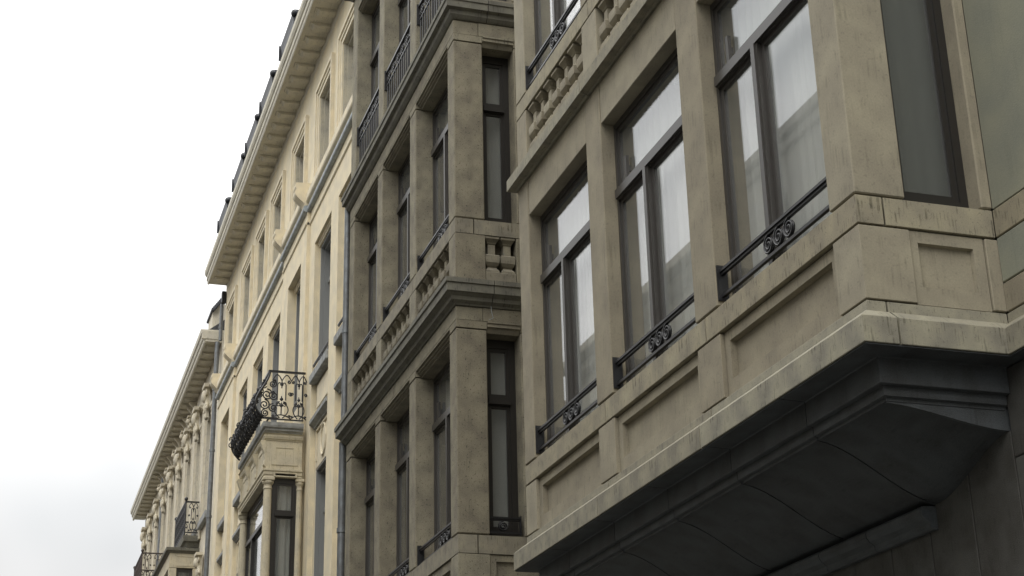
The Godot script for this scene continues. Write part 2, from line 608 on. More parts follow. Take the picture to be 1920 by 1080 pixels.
# low window guard: two rails between the jambs with scrolls in the middle; at = middle of the sill, in the rail's plane
func guard(parent: Node, at: Vector3, ry: float, w: float, y_top: float, y_low: float, scrolls: int, su: float, plate: bool) -> void:
	var a := Acc.new()
	a.box(Vector3(0, y_top, 0), Vector3(w, 0.022, 0.05))
	a.box(Vector3(0, y_top - 0.022, 0), Vector3(w, 0.022, 0.028))
	a.box(Vector3(0, y_low, 0), Vector3(w, 0.024, 0.03))
	if plate:
		a.box(Vector3(-w / 2 + 0.008, (y_top + y_low) / 2 + 0.005, 0.0), Vector3(0.014, y_top - y_low + 0.09, 0.09))
	a.box(Vector3(w / 2 - 0.008, (y_top + y_low) / 2, 0.0), Vector3(0.014, y_top - y_low + 0.06, 0.06))
	var f := put(parent, "window_railing", a.mesh(), M.iron, at, ry)
	var gap := y_top - y_low - 0.045
	var r := gap * 0.5
	var s := Acc.new()
	s.tube(spiral(Vector3.ZERO, r, 2.1, PI * 0.5), 0.0105, 6, Vector3(0, 0, 1))
	s.tube(spiral(Vector3(0, 0, 0.012), r * 0.98, 2.1, PI * 0.5), 0.0085, 6, Vector3(0, 0, 1))
	var sm := s.mesh()
	for i in scrolls:
		sub(f, "scroll", sm, M.iron, Vector3(su + (i - (scrolls - 1) * 0.5) * r * 2.04, y_low + 0.012 + r, 0))

# wall slab with rectangular openings; ranges along D and y, faces at x0 (street) and x1
func wall_holes(parent: Node, called: String, m: Material, x0: float, x1: float, d0: float, d1: float, y0: float, y1: float, holes: Array) -> MeshInstance3D:
	var us := [d0, d1]
	var vs := [y0, y1]
	for h in holes:
		us.append(h[0]); us.append(h[1]); vs.append(h[2]); vs.append(h[3])
	us.sort()
	vs.sort()
	var uu := [us[0]]
	for q in us:
		if q - uu[-1] > 0.001: uu.append(q)
	var vv := [vs[0]]
	for q in vs:
		if q - vv[-1] > 0.001: vv.append(q)
	var solid := func(i: int, j: int) -> bool:
		if i < 0 or j < 0 or i >= uu.size() - 1 or j >= vv.size() - 1:
			return false
		var cu: float = (uu[i] + uu[i + 1]) / 2
		var cv: float = (vv[j] + vv[j + 1]) / 2
		for h in holes:
			if cu > h[0] and cu < h[1] and cv > h[2] and cv < h[3]:
				return false
		return true
	var c := Vector3((x0 + x1) / 2, (y0 + y1) / 2, -(d0 + d1) / 2)
	var a := Acc.new()
	for i in uu.size() - 1:
		for j in vv.size() - 1:
			if not solid.call(i, j):
				continue
			var p := func(x: float, u: int, v: int) -> Vector3:
				return Vector3(x, vv[v], -uu[u]) - c
			for fx in [[x0, Vector3.LEFT], [x1, Vector3.RIGHT]]:
				var n: Vector3 = fx[1]
				a.quad(p.call(fx[0], i, j), p.call(fx[0], i + 1, j), p.call(fx[0], i + 1, j + 1), p.call(fx[0], i, j + 1), n, n, n, n)
			for e in [[-1, 0, i, j, i, j + 1, Vector3.BACK], [1, 0, i + 1, j, i + 1, j + 1, Vector3.FORWARD], [0, -1, i, j, i + 1, j, Vector3.DOWN], [0, 1, i, j + 1, i + 1, j + 1, Vector3.UP]]:
				if not solid.call(i + e[0], j + e[1]):
					var n2: Vector3 = e[6]
					a.quad(p.call(x0, e[2], e[3]), p.call(x0, e[4], e[5]), p.call(x1, e[4], e[5]), p.call(x1, e[2], e[3]), n2, n2, n2, n2)
	return put(parent, called, a.mesh(), m, c)

func pipe(parent: Node, called: String, m: Material, x: float, d: float, y0: float, y1: float, r: float, collars: Array) -> void:
	var a := Acc.new()
	a.tube(PackedVector3Array([Vector3(0, y0, 0), Vector3(0, y1, 0)]), r, 12, Vector3(0, 0, 1))
	var o := put(parent, called, a.mesh(), m, Vector3(x, 0, -d))
	for c in collars:
		var b := Acc.new()
		b.tube(PackedVector3Array([Vector3(0, -0.035, 0), Vector3(0, 0.035, 0)]), r * 1.22, 12, Vector3(0, 0, 1))
		sub(o, "collar", b.mesh(), m, Vector3(0, c, 0))

# ------------------------------------------------------------------ the nearest building: limestone bay on a dark curved base
const AP := [[8.16, 8.50], [10.28, 10.69], [12.50, 12.89], [14.68, 15.0]]
const ACUT := [10.514, 12.70]

func build_near() -> void:
	var o := thing("stone_building", Vector3(6.0, 0, -11.5), "nearest building on the right, smooth beige limestone bay over a dark curved underside", "building")
	var xf := 5.0
	var xw := 6.02
	var dn := 8.16
	var df := 15.0
	# base moulding with its plain strip, round the bay and on along the wall
	var base := [[-0.28, 4.874], [0.108, 4.874], [0.11, 4.878], [0.11, 5.045], [0.104, 5.053], [0.03, 5.112], [0.002, 5.122], [0.0, 5.191], [-0.003, 5.194], [-0.28, 5.196]]
	bay_run(o, "base_moulding", "limedrip", base, xf, xw - 0.005, dn, df, [10.516, 12.707], 5.139, 0.007)
	for s in 5:
		run(o, "base_moulding", pick("limedrip"), base, Vector2(xw, dn - 0.004 - s * 2.2), MIT if s == 0 else OUT, Vector2(xw, dn - 2.196 - s * 2.2), OUT)
	blk(o, "base_moulding", M.limedrip1, 5.93, 6.3, 4.875, 5.03, 8.075, 8.4, 0.0)
	# spandrel zone: pilaster feet and sunk panels
	for i in 4:
		var p: Array = AP[i]
		var x1: float = 5.37 if i == 0 else 5.34
		blk(o, "pilaster_foot", pick("lime"), xf, x1, 5.208, 5.713, p[0], p[1], 0.004)
		if i < 3:
			var a: float = p[1] + 0.010
			var b: float = AP[i + 1][0] - 0.010
			panel(o, "spandrel_panel", pick("lime"), Vector3(5.038, 5.205, -(a + b) / 2), FRONT, b - a, 0.511, 0.085, 0.085, 0.125, 0.085, 0.05)
	panel(o, "spandrel_panel", pick("lime"), Vector3((5.378 + 5.925) / 2, 5.205, -(dn + 0.018)), 0.0, 0.547, 0.511, 0.055, 0.08, 0.125, 0.08, 0.035)
	blk(o, "pilaster_foot", pick("lime"), 5.93, 6.03, 5.208, 5.713, dn, dn + 0.3)
	# sill band
	var sill := [[-0.30, 5.725], [-0.003, 5.728], [0.0, 5.731], [0.0, 5.920], [-0.003, 5.923], [-0.30, 5.935]]
	bay_run(o, "sill_block", "limesill", sill, xf, xw - 0.004, dn, df, ACUT, 5.197, 0.007)
	# pilasters, lintels
	for st in [[5.936, 8.600, 9.03], [10.086, 12.72, 13.15]]:
		for i in 4:
			var p: Array = AP[i]
			blk(o, "pilaster", pick("lime"), xf, 5.37 if i == 0 else 5.34, st[0] + 0.003, st[2], p[0], p[1], 0.008)
			if i < 3:
				blk(o, "lintel", pick("lime"), xf + 0.004, 5.34, st[1], st[2], p[1] + 0.012, AP[i + 1][0] - 0.012, 0.006)
		blk(o, "pilaster", pick("lime"), 5.945, 6.03, st[0], st[2], dn, dn + 0.34, 0.01)
		blk(o, "lintel", pick("lime"), 5.374, 5.941, st[1], st[2], dn + 0.004, dn + 0.34, 0.012)
	# storey cornice
	for y in [0.0, 4.12]:
		var cor := [[-0.3, 9.035 + y], [0.012, 9.035 + y], [0.03, 9.05 + y], [0.10, 9.058 + y], [0.10, 9.185 + y], [0.09, 9.195 + y], [0.0, 9.235 + y], [-0.3, 9.235 + y]]
		bay_run(o, "cornice_block", "limedrip", cor, xf, xw - 0.003, dn, df, [10.52, 12.75], 5.2, 0.007)
	# balustrade of the upper storey
	for i in 4:
		var p: Array = AP[i]
		blk(o, "pedestal", pick("lime"), xf, 5.37 if i == 0 else 5.3, 9.24, 9.876, p[0], p[1])
		if i < 3:
			var a: float = p[1]
			var b: float = AP[i + 1][0]
			blk(o, "plinth", pick("limesill"), xf + 0.015, 5.3, 9.24, 9.40, a + 0.003, b - 0.003)
			blk(o, "backing_panel", pick("lime"), 5.20, 5.3, 9.403, 9.876, a + 0.003, b - 0.003, 0.0)
			for k in 7:
				var dd := a + (b - a) * (k + 0.5) / 7.0
				put(o, "baluster", baluster_mesh(0.473, 0.172), pick("lime"), Vector3(5.105, 9.402, -dd))
	panel(o, "spandrel_panel", pick("lime"), Vector3((5.378 + 5.925) / 2, 9.24, -(dn + 0.018)), 0.0, 0.547, 0.636, 0.055, 0.08, 0.125, 0.08, 0.035)
	blk(o, "pedestal", pick("lime"), 5.93, 6.018, 9.24, 9.876, dn, dn + 0.3)
	var sill2 := [[-0.30, 9.884], [-0.004, 9.886], [0.0, 9.89], [0.0, 10.07], [-0.004, 10.074], [-0.30, 10.083]]
	bay_run(o, "sill_block", "limesill", sill2, xf, xw - 0.004, dn, df, ACUT, 5.197, 0.007)
	# windows
	var ci := 3
	for st in [[5.935, 8.60], [10.083, 12.72]]:
		for i in 3:
			var a: float = AP[i][1]
			var b: float = AP[i + 1][0]
			var w := b - a
			var h: float = st[1] - st[0]
			ci += 2
			window(o, Vector3(5.135, st[0], -(a + b) / 2), FRONT, w, h, 1.925, -0.16, "frame", ci, true)
			guard(o, Vector3(5.055, st[0], -(a + b) / 2), FRONT, w, 0.285, 0.085, 3, 0.09, true)
		ci += 2
		window(o, Vector3((5.37 + 5.945) / 2, st[0], -(dn + 0.14)), 0.0, 0.575, st[1] - st[0], 0.0, null, "frame_brown", ci, false, 0.06, "curtain_dark")
	# rooms behind the glass
	blk(o, "floor_slab", M.room, 5.3, 9.0, 4.9, 5.2, dn + 0.35, df - 0.3, 0.0)
	blk(o, "floor_slab", M.room, 5.35, 9.0, 9.04, 9.3, dn + 0.35, df - 0.3, 0.0)
	blk(o, "floor_slab", M.room, 5.35, 9.0, 13.2, 13.5, dn + 0.35, df - 0.3, 0.0)
	blk(o, "back_wall", M.room, 9.0, 9.2, 4.9, 13.5, dn, df, 0.0)
	blk(o, "party_wall", M.room, 6.4, 9.0, 4.9, 13.5, dn + 0.1, dn + 0.3, 0.0)
	blk(o, "far_return", M.lime1, 5.345, 9.0, 5.205, 9.03, df - 0.28, df - 0.002, 0.0)
	blk(o, "far_return", M.lime2, 5.345, 9.0, 9.24, 13.15, df - 0.28, df - 0.002, 0.0)
	# top of the bay, above the picture
	blk(o, "parapet", M.lime1, 5.05, 6.5, 13.37, 14.3, dn + 0.05, df - 0.05)
	blk(o, "upper_wall", M.lime2, 6.5, 9.0, 13.5, 18.0, -4.0, df)
	blk(o, "backing_wall", M.joint, 6.32, 6.4, 0.0, 13.5, -4.0, dn + 0.1, 0.0)
	# the plain wall the bay stands out from: courses of large blocks
	var rows := [[5.204, 5.402, "lime"], [5.410, 5.720, "green"], [5.728, 5.922, "limesill"], [5.928, 8.9, "green"], [8.908, 13.5, "green"]]
	for ri in rows.size():
		var r: Array = rows[ri]
		var d1 := dn + 0.004
		var k := 0
		while d1 > -4.0:
			var len_ := 1.35 if k > 0 or ri % 2 == 0 else 0.8
			blk(o, "wall_block", pick(r[2]), xw, 6.3, r[0], r[1], d1 - len_, d1 - 0.005)
			d1 -= len_
			k += 1
	# dark frieze under the base moulding, its top lip standing in for shade
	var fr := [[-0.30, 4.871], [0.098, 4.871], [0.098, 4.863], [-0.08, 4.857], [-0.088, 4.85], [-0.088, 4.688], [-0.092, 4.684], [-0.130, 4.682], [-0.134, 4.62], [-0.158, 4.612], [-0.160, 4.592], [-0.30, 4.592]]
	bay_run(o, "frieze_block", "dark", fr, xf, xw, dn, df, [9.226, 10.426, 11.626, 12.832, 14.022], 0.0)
	run(o, "frieze_block", M.dark1, [[-0.28, 4.871], [0.098, 4.871], [0.098, 4.863], [-0.28, 4.858]], Vector2(xw, dn), MIT, Vector2(xw, -4.0), OUT)  # thin dark sheet added where the moulding's underside is only shaded
	blk(o, "backing_wall", M.joint, 6.036, 6.4, 0.1, 4.25, dn + 0.105, 15.5, 0.0)
	blk(o, "backing_wall", M.joint, 6.036, 6.31, 0.1, 4.25, -4.0, dn + 0.1, 0.0)
	# curved soffit slabs
	var cuts := [8.34, 9.22, 10.40, 11.61, 12.81, 14.02, 14.85]
	for i in cuts.size() - 1:
		soffit_slab(o, cuts[i] + (0.009 if i > 0 else 0.0), cuts[i + 1] - 0.009)
	blk(o, "soffit_backing", M.joint, 5.17, 6.3, 4.66, 4.86, dn + 0.2, df - 0.16, 0.0)
	var poly := [[5.165, 4.62], [6.05, 4.62]]
	for k in 21:
		var xx := lerpf(6.05, 5.165, k / 20.0)
		poly.append([xx, soffit_y(xx, 8.30) - 0.004])
	var pp := PackedVector2Array()
	var pa := PackedVector3Array()
	var pb := PackedVector3Array()
	for q in poly:
		pp.append(Vector2(q[0], q[1]))
		pa.append(Vector3(q[0] - 5.6, q[1] - 4.5, 0))
		pb.append(Vector3(q[0] - 5.6, q[1] - 4.5, -0.03))
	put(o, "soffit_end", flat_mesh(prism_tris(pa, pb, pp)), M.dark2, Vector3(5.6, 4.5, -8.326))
	# moulding at the foot of the soffit and dark wall slabs below
	var mo := [[-0.1, 4.03], [0.03, 4.03], [0.05, 4.045], [0.05, 4.075], [0.09, 4.10], [0.11, 4.13], [0.115, 4.165], [0.10, 4.185], [-0.1, 4.195]]
	var me := [9.25, 10.0, 10.72, 11.6, 12.5, 13.4, 14.3, 15.2]
	for i in me.size() - 1:
		run(o, "foot_moulding", pick("dark"), mo, Vector2(xw, me[i] + (0.0 if i == 0 else 0.004)), OUT, Vector2(xw, me[i + 1] - 0.004), OUT)
	var jd := 8.305 - 0.525 * 24
	while jd < 15.5:
		var nx := jd + 0.525
		var top := 4.40
		if nx < 8.35:
			top = 4.272
		elif jd < 8.8:
			top = 4.455
		blk(o, "wall_panel", pick("darkwall"), xw + 0.008, 6.3, 0.55, top, jd + 0.007, nx - 0.007, 0.003)
		blk(o, "plinth_block", pick("dark"), xw - 0.05, 6.3, 0.12, 0.545, jd + 0.002, nx - 0.002, 0.01)
		if nx < 8.35:
			blk(o, "wall_block", pick("darkwall"), xw + 0.004, 6.3, 4.278, 4.856, jd + 0.003, nx - 0.003)
		jd = nx

func soffit_y(x: float, d: float) -> float:
	var u := clampf((x - 5.155) / 0.865, 0.0, 1.0)
	var s := lerpf(u, u * u * (3.0 - 2.0 * u), 0.75)
	var q := clampf((d - 8.30) / 0.93, 0.0, 1.0)
	var k := lerpf(0.125, 0.388, q * q * (3.0 - 2.0 * q))
	return 4.588 - s * k

func soffit_slab(o: Node3D, d0: float, d1: float) -> void:
	var nu := 14
	var nd := 10 if d0 < 9.0 else 2
	var c := Vector3(5.59, 4.4, -(d0 + d1) / 2)
	var a := Acc.new()
	var P := func(i: int, j: int) -> Vector3:
		var x := lerpf(5.155, 6.03, float(i) / nu)
		var d := lerpf(d0, d1, float(j) / nd)
		return Vector3(x, soffit_y(x, d), -d)
	var N := func(i: int, j: int) -> Vector3:
		var p: Vector3 = P.call(i, j)
		var e := 0.004
		var gx := (soffit_y(p.x + e, -p.z) - soffit_y(p.x - e, -p.z)) / (2 * e)
		var gz := (soffit_y(p.x, -p.z - e) - soffit_y(p.x, -p.z + e)) / (2 * e)
		return -Vector3(-gx, 1, -gz).normalized()
	for i in nu:
		for j in nd:
			a.quad(P.call(i, j) - c, P.call(i + 1, j) - c, P.call(i + 1, j + 1) - c, P.call(i, j + 1) - c, N.call(i, j), N.call(i + 1, j), N.call(i + 1, j + 1), N.call(i, j + 1))
	var up := Vector3(0, 0.05, 0)
	for i in nu:
		for j in [0, nd]:
			var n := Vector3.BACK if j == 0 else Vector3.FORWARD
			a.quad(P.call(i, j) - c, P.call(i + 1, j) - c, P.call(i + 1, j) - c + up, P.call(i, j) - c + up, n, n, n, n)
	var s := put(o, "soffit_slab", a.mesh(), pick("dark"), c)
	s.set_meta("label", "dark curved stone slab under the bay")

# ------------------------------------------------------------------ the middle building: gritty stone bay, three storeys in view
const BP := [[17.53, 17.83], [19.53, 19.86], [21.57, 21.89], [23.57, 23.92]]

func build_middle() -> void:
	var o := thing("stone_building", Vector3(6.0, 0, -20.7), "middle building with grey-brown pitted stone bay, balusters and deep narrow windows", "building")
	var xf := 5.0
	var xw := 6.02
	var dn := 17.53
	var df := 23.92
	var rx0 := 5.392
	var rx1 := 5.824
	# foot of the bay, below the picture
	var base := [[-0.2, 4.75], [0.10, 4.75], [0.10, 4.92], [0.02, 5.0], [-0.2, 5.0]]
	bay_run(o, "base_moulding", "gritcorn", base, xf, xw, dn, df, [20.5], 0.0)
	blk(o, "soffit", M.gritcorn0, xf + 0.05, 6.3, 4.6, 4.745, dn + 0.05, df - 0.05)
	for i in 4:
		blk(o, "pilaster_foot", pick("grit"), xf, 5.392 if i == 0 else 5.36, 5.005, 5.570, BP[i][0], BP[i][1])
		if i < 3:
			var a: float = BP[i][1] + 0.004
			var b: float = BP[i + 1][0] - 0.004
			panel(o, "spandrel_panel", pick("grit"), Vector3(5.02, 5.005, -(a + b) / 2), FRONT, b - a, 0.565, 0.11, 0.11, 0.11, 0.11, 0.04)
	panel(o, "spandrel_panel", pick("grit"), Vector3((rx0 + xw) / 2, 5.005, -(dn + 0.02)), 0.0, xw - rx0 - 0.008, 0.565, 0.07, 0.07, 0.1, 0.075, 0.04)
	# storeys: [sill bottom, sill top, opening top, block top]
	var ci := 60
	for st in [[5.578, 5.795, 8.345, 8.635], [9.622, 9.82, 12.365, 12.68]]:
		var sill := [[-0.30, st[0]], [0.0, st[0]], [0.0, st[1]], [-0.30, st[1] + 0.008]]
		bay_run(o, "sill_block", "gritsill", sill, xf, xw - 0.004, dn, df, [19.70, 21.73], 5.242, 0.008)
		for i in 4:
			var p: Array = BP[i]
			blk(o, "pilaster", pick("grit"), xf, rx0 if i == 0 else 5.36, st[1] + 0.012, st[2], p[0], p[1], 0.012)
		blk(o, "pilaster", pick("grit"), rx1, xw - 0.003, st[1] + 0.006, st[2], dn, dn + 0.34, 0.012)
		# frieze course over the openings, moulded lintels below it
		var e := [dn, 18.9, 20.75, 22.55, df]
		for i in 4:
			blk(o, "frieze_block", pick("grit"), xf, 5.34, st[2] + 0.115, st[3], e[i] + 0.006, e[i + 1] - 0.006, 0.004)
			blk(o, "pilaster_head", pick("grit"), xf, rx0 if i == 0 else 5.36, st[2] + 0.014, st[2] + 0.112, BP[i][0], BP[i][1], 0.004)
		blk(o, "frieze_block", pick("grit"), 5.345, xw - 0.004, st[2] + 0.115, st[3], dn, dn + 0.34, 0.004)
		blk(o, "pilaster_head", pick("grit"), rx1, xw - 0.003, st[2] + 0.006, st[2] + 0.111, dn, dn + 0.34, 0.004)
		var lt: float = st[2] + 0.111
		var lb: float = st[2]
		var lin := [[-0.34, lt], [-0.003, lt], [-0.003, lb + 0.085], [-0.03, lb + 0.085], [-0.03, lb + 0.055], [-0.055, lb + 0.05], [-0.055, lb + 0.03], [-0.085, lb + 0.022], [-0.085, lb], [-0.34, lb - 0.006]]
		for i in 3:
			run(o, "lintel", pick("grit"), lin, Vector2(xf, BP[i][1] + 0.003), OUT, Vector2(xf, BP[i + 1][0] - 0.003), OUT)
		# the return's lintel stands a little proud
		var lin2 := [[-0.34, lt], [0.028, lt], [0.028, lt - 0.02], [0.012, lt - 0.03], [0.012, lb + 0.045], [-0.02, lb + 0.03], [-0.05, lb - 0.02], [-0.34, lb - 0.03]]
		run(o, "lintel", pick("gritsill"), lin2, Vector2(rx0 + 0.003, dn), NEAR, Vector2(rx1 - 0.003, dn), NEAR)
		for i in 3:
			var a: float = BP[i][1]
			var b: float = BP[i + 1][0]
			ci += 2
			window(o, Vector3(5.25, st[1] + 0.008, -(a + b) / 2), FRONT, b - a, st[2] - st[1] - 0.01, 1.84, -0.1, "frame", ci, true)
			guard(o, Vector3(5.07, st[1], -(a + b) / 2), FRONT, b - a, 0.24, 0.05, 3, 0.35, true)
		ci += 2
		window(o, Vector3((rx0 + rx1) / 2, st[1] + 0.008, -(dn + 0.24)), 0.0, rx1 - rx0, st[2] - st[1] - 0.03, 1.72, null, "frame_brown", ci, false, 0.075, "curtain_grey")
	guard(o, Vector3((rx0 + rx1) / 2 - 0.02, 5.80, -(dn + 0.05)), 0.0, rx1 - rx0 - 0.03, 0.22, 0.045, 1, -0.02, false)
	# cornice and balustrade between the storeys
	var cor := [[-0.3, 8.64], [0.015, 8.64], [0.03, 8.66], [0.075, 8.69], [0.085, 8.735], [0.125, 8.765], [0.15, 8.775], [0.15, 8.875], [0.168, 8.885], [0.168, 8.945], [0.03, 9.0], [-0.3, 9.0]]
	bay_run(o, "cornice_block", "gritcorn", cor, xf, xw - 0.003, dn, df, [19.9, 22.0], 5.45)
	for i in 4:
		blk(o, "pedestal", pick("grit"), xf, rx0 if i == 0 else 5.34, 9.004, 9.616, BP[i][0], BP[i][1])
		if i < 3:
			var a: float = BP[i][1]
			var b: float = BP[i + 1][0]
			blk(o, "plinth", pick("gritsill"), xf + 0.01, 5.34, 9.004, 9.13, a + 0.003, b - 0.003)
			blk(o, "backing_panel", pick("grit"), 5.24, 5.34, 9.133, 9.616, a + 0.003, b - 0.003, 0.0)
			for k in 6:
				put(o, "baluster", baluster_mesh(0.484, 0.19), pick("grit"), Vector3(5.12, 9.131, -(a + (b - a) * (k + 0.5) / 6.0)))
	blk(o, "pedestal", pick("grit"), 5.80, xw - 0.003, 9.004, 9.616, dn, dn + 0.3)
	blk(o, "plinth", pick("gritsill"), rx0 + 0.003, 5.796, 9.004, 9.13, dn + 0.008, dn + 0.32)
	blk(o, "backing_panel", pick("grit"), rx0 + 0.003, 5.796, 9.133, 9.616, dn + 0.2, dn + 0.3, 0.0)
	for xx in [5.487, 5.692]:
		put(o, "baluster", baluster_mesh(0.484, 0.185), pick("gritsill"), Vector3(xx, 9.131, -(dn + 0.105)))
	# top cornice of the two lower storeys
	var cor2 := [[-0.3, 12.685], [0.012, 12.685], [0.03, 12.70], [0.06, 12.735], [0.07, 12.79], [0.12, 12.81], [0.12, 12.90], [0.135, 12.91], [0.135, 12.965], [0.02, 13.02], [-0.3, 13.02]]
	bay_run(o, "cornice_block", "gritcorn", cor2, xf, xw - 0.003, dn, df, [19.2, 21.6], 5.45)
	# top storey with tall iron guards
	for i in 4:
		blk(o, "pilaster", pick("grit"), xf, rx0 if i == 0 else 5.36, 13.024, 16.75, BP[i][0], BP[i][1], 0.014)
		if i < 3:
			var a: float = BP[i][1]
			var b: float = BP[i + 1][0]
			var lin := [[-0.34, 16.75], [-0.003, 16.75], [-0.003, 16.40], [-0.03, 16.40], [-0.03, 16.37], [-0.06, 16.36], [-0.06, 16.34], [-0.34, 16.33]]
			run(o, "lintel", pick("grit"), lin, Vector2(xf, a + 0.003), OUT, Vector2(xf, b - 0.003), OUT)
			ci += 2
			window(o, Vector3(5.25, 13.03, -(a + b) / 2), FRONT, b - a, 3.29, 2.3, -0.1, "frame", ci, false)
			tall_guard(o, Vector3(5.06, 13.06, -(a + b) / 2), b - a)
	blk(o, "sill_block", pick("gritsill"), rx0 + 0.003, xw - 0.003, 13.024, 13.08, dn, dn + 0.3)
	blk(o, "pilaster", pick("grit"), rx1, xw - 0.003, 13.085, 16.75, dn, dn + 0.34, 0.012)
	ci += 2
	window(o, Vector3((rx0 + rx1) / 2, 13.085, -(dn + 0.24)), 0.0, rx1 - rx0, 3.2, 2.3, null, "frame_brown", ci, false, 0.075, "curtain_grey")
	var cor3 := [[-0.3, 16.755], [0.02, 16.755], [0.08, 16.82], [0.15, 16.85], [0.15, 17.05], [0.0, 17.12], [-0.3, 17.12]]
	bay_run(o, "cornice_block", "gritcorn", cor3, xf, xw, dn, df, [20.7], 0.0)
	blk(o, "parapet", M.grit1, xf + 0.05, 6.3, 17.125, 17.9, dn + 0.05, df - 0.05)
	# rooms, party walls, the recessed wall beside the bay
	for y in [[4.8, 5.5], [8.65, 9.3], [12.7, 13.02], [16.4, 17.1]]:
		blk(o, "floor_slab", M.room, 5.365, 9.0, y[0], y[1], dn + 0.36, df - 0.32, 0.0)
	blk(o, "back_wall", M.room, 9.0, 9.2, 4.7, 17.1, 15.0, 24.2, 0.0)
	blk(o, "far_return", M.grit2, 5.365, 6.3, 5.005, 8.635, df - 0.3, df, 0.0)
	blk(o, "far_return", M.grit1, 5.365, 6.3, 9.004, 12.68, df - 0.3, df, 0.0)
	blk(o, "far_return", M.grit2, 5.365, 6.3, 13.024, 16.75, df - 0.3, df, 0.0)
	var y0 := 0.0
	for k in 16:
		blk(o, "wall_block", pick("grit"), xw, 6.35, y0 + 0.003, y0 + 1.1, 15.005, dn - 0.004)
		blk(o, "wall_block", pick("grit"), xw, 6.35, y0 + 0.003, y0 + 1.1, df + 0.005, 24.6)
		if k < 4:
			blk(o, "wall_block", pick("darkwall"), xw + 0.02, 6.35, y0 + 0.003, y0 + 1.1, dn, df)
		y0 += 1.103
	var cb := Acc.new()
	cb.tube(PackedVector3Array([Vector3(0, 0.62, -0.10), Vector3(0.0, 0.30, -0.02), Vector3(0.012, 0.12, 0.0), Vector3(0.03, 0.03, 0.0), Vector3(-0.02, 0.0, 0.0)]), 0.006, 5, Vector3(1, 0, 0))
	put(o, "cable", cb.mesh(), M.bluestone3, Vector3(5.435, 8.47, -(dn - 0.03)))
	# rainwater pipe at the far corner of the bay
	pipe(o, "downpipe", M.zinc, 4.975, 24.07, 0.2, 8.72, 0.062, [2.4, 4.9, 7.3])
	pipe(o, "downpipe", M.zinc, 4.985, 24.06, 8.98, 12.78, 0.052, [10.6])

func tall_guard(o: Node3D, at: Vector3, w: float) -> void:
	var a := Acc.new()
	a.box(Vector3(0, 1.0, 0), Vector3(w, 0.035, 0.05))
	a.box(Vector3(0, 0.76, 0), Vector3(w, 0.02, 0.025))
	a.box(Vector3(0, 0.08, 0), Vector3(w, 0.03, 0.03))
	for s in [-1.0, 1.0]:
		a.box(Vector3(s * (w / 2 - 0.012), 0.86, 0.01), Vector3(0.02, 0.34, 0.07))
	var f := put(o, "window_railing", a.mesh(), M.iron, at, FRONT)
	var b := Acc.new()
	b.tube(PackedVector3Array([Vector3(0, 0.08, 0), Vector3(0, 0.76, 0)]), 0.011, 6, Vector3(0, 0, 1))
	var bm := b.mesh()
	var n := int(w / 0.125)
	for i in n:
		sub(f, "bar", bm, M.iron, Vector3(-w / 2 + w * (i + 0.5) / n, 0, 0))
	var s2 := Acc.new()
	s2.tube(spiral(Vector3(0.05, 0.0, 0), 0.085, 1.6, PI), 0.009, 5, Vector3(0, 0, 1))
	s2.tube(spiral(Vector3(-0.05, 0.0, 0), 0.085, 1.6, 0.0, 1.0), 0.009, 5, Vector3(0, 0, 1))
	var sm := s2.mesh()
	for i in 6:
		sub(f, "scroll", sm, M.iron, Vector3(-w / 2 + w * (i + 0.5) / 6.0, 0.88, 0))

# ------------------------------------------------------------------ the long cream building
const CTOP := [[28.30, 30.26], [30.85, 32.81], [33.96, 35.96], [37.10, 39.08], [39.70, 41.65], [42.22, 44.25], [45.42, 47.43]]
const CMID := [[28.36, 30.16], [30.92, 32.77], [34.05, 35.75], [37.26, 39.06], [39.88, 41.61], [42.55, 44.15], [45.57, 47.27]]
const CAVANT := [[33.38, 36.52], [44.86, 48.2]]

func surround_mesh(w: float, h: float) -> ArrayMesh:
	# three stepped fillets round head and jambs of an opening w x h, standing on its sill
	var key := "sur%d_%d" % [roundi(w * 1000), roundi(h * 1000)]
	if cache.has(key):
		return cache[key]
	var a := Acc.new()
	var inner := 0.0
	for st in [[0.11, 0.03], [0.09, 0.055], [0.10, 0.085]]:
		var t: float = st[0]
		var z: float = st[1]
		for s in [-1.0, 1.0]:
			a.box(Vector3(s * (w / 2 + inner + t / 2), (h + inner) / 2, z / 2), Vector3(t, h + inner, z))
		a.box(Vector3(0, h + inner + t / 2, z / 2), Vector3(w + 2 * (inner + t), t, z))
		inner += t
	cache[key] = a.mesh()
	return cache[key]

func lining_mesh(w: float, h: float, t: float, dz: float) -> ArrayMesh:
	var a := Acc.new()
	for s in [-1.0, 1.0]:
		a.box(Vector3(s * (w / 2 - t / 2), h / 2, -dz / 2), Vector3(t, h, dz))
		a.box(Vector3(s * (w / 2 - t - 0.02), h / 2 - t / 2, -dz * 0.7), Vector3(0.04, h - t, dz * 0.6))
	a.box(Vector3(0, h - t / 2, -dz / 2), Vector3(w - 2 * t, t, dz))
	a.box(Vector3(0, h - t - 0.03, -dz * 0.7), Vector3(w - 2 * t - 0.08, 0.06, dz * 0.6))
	return a.mesh()

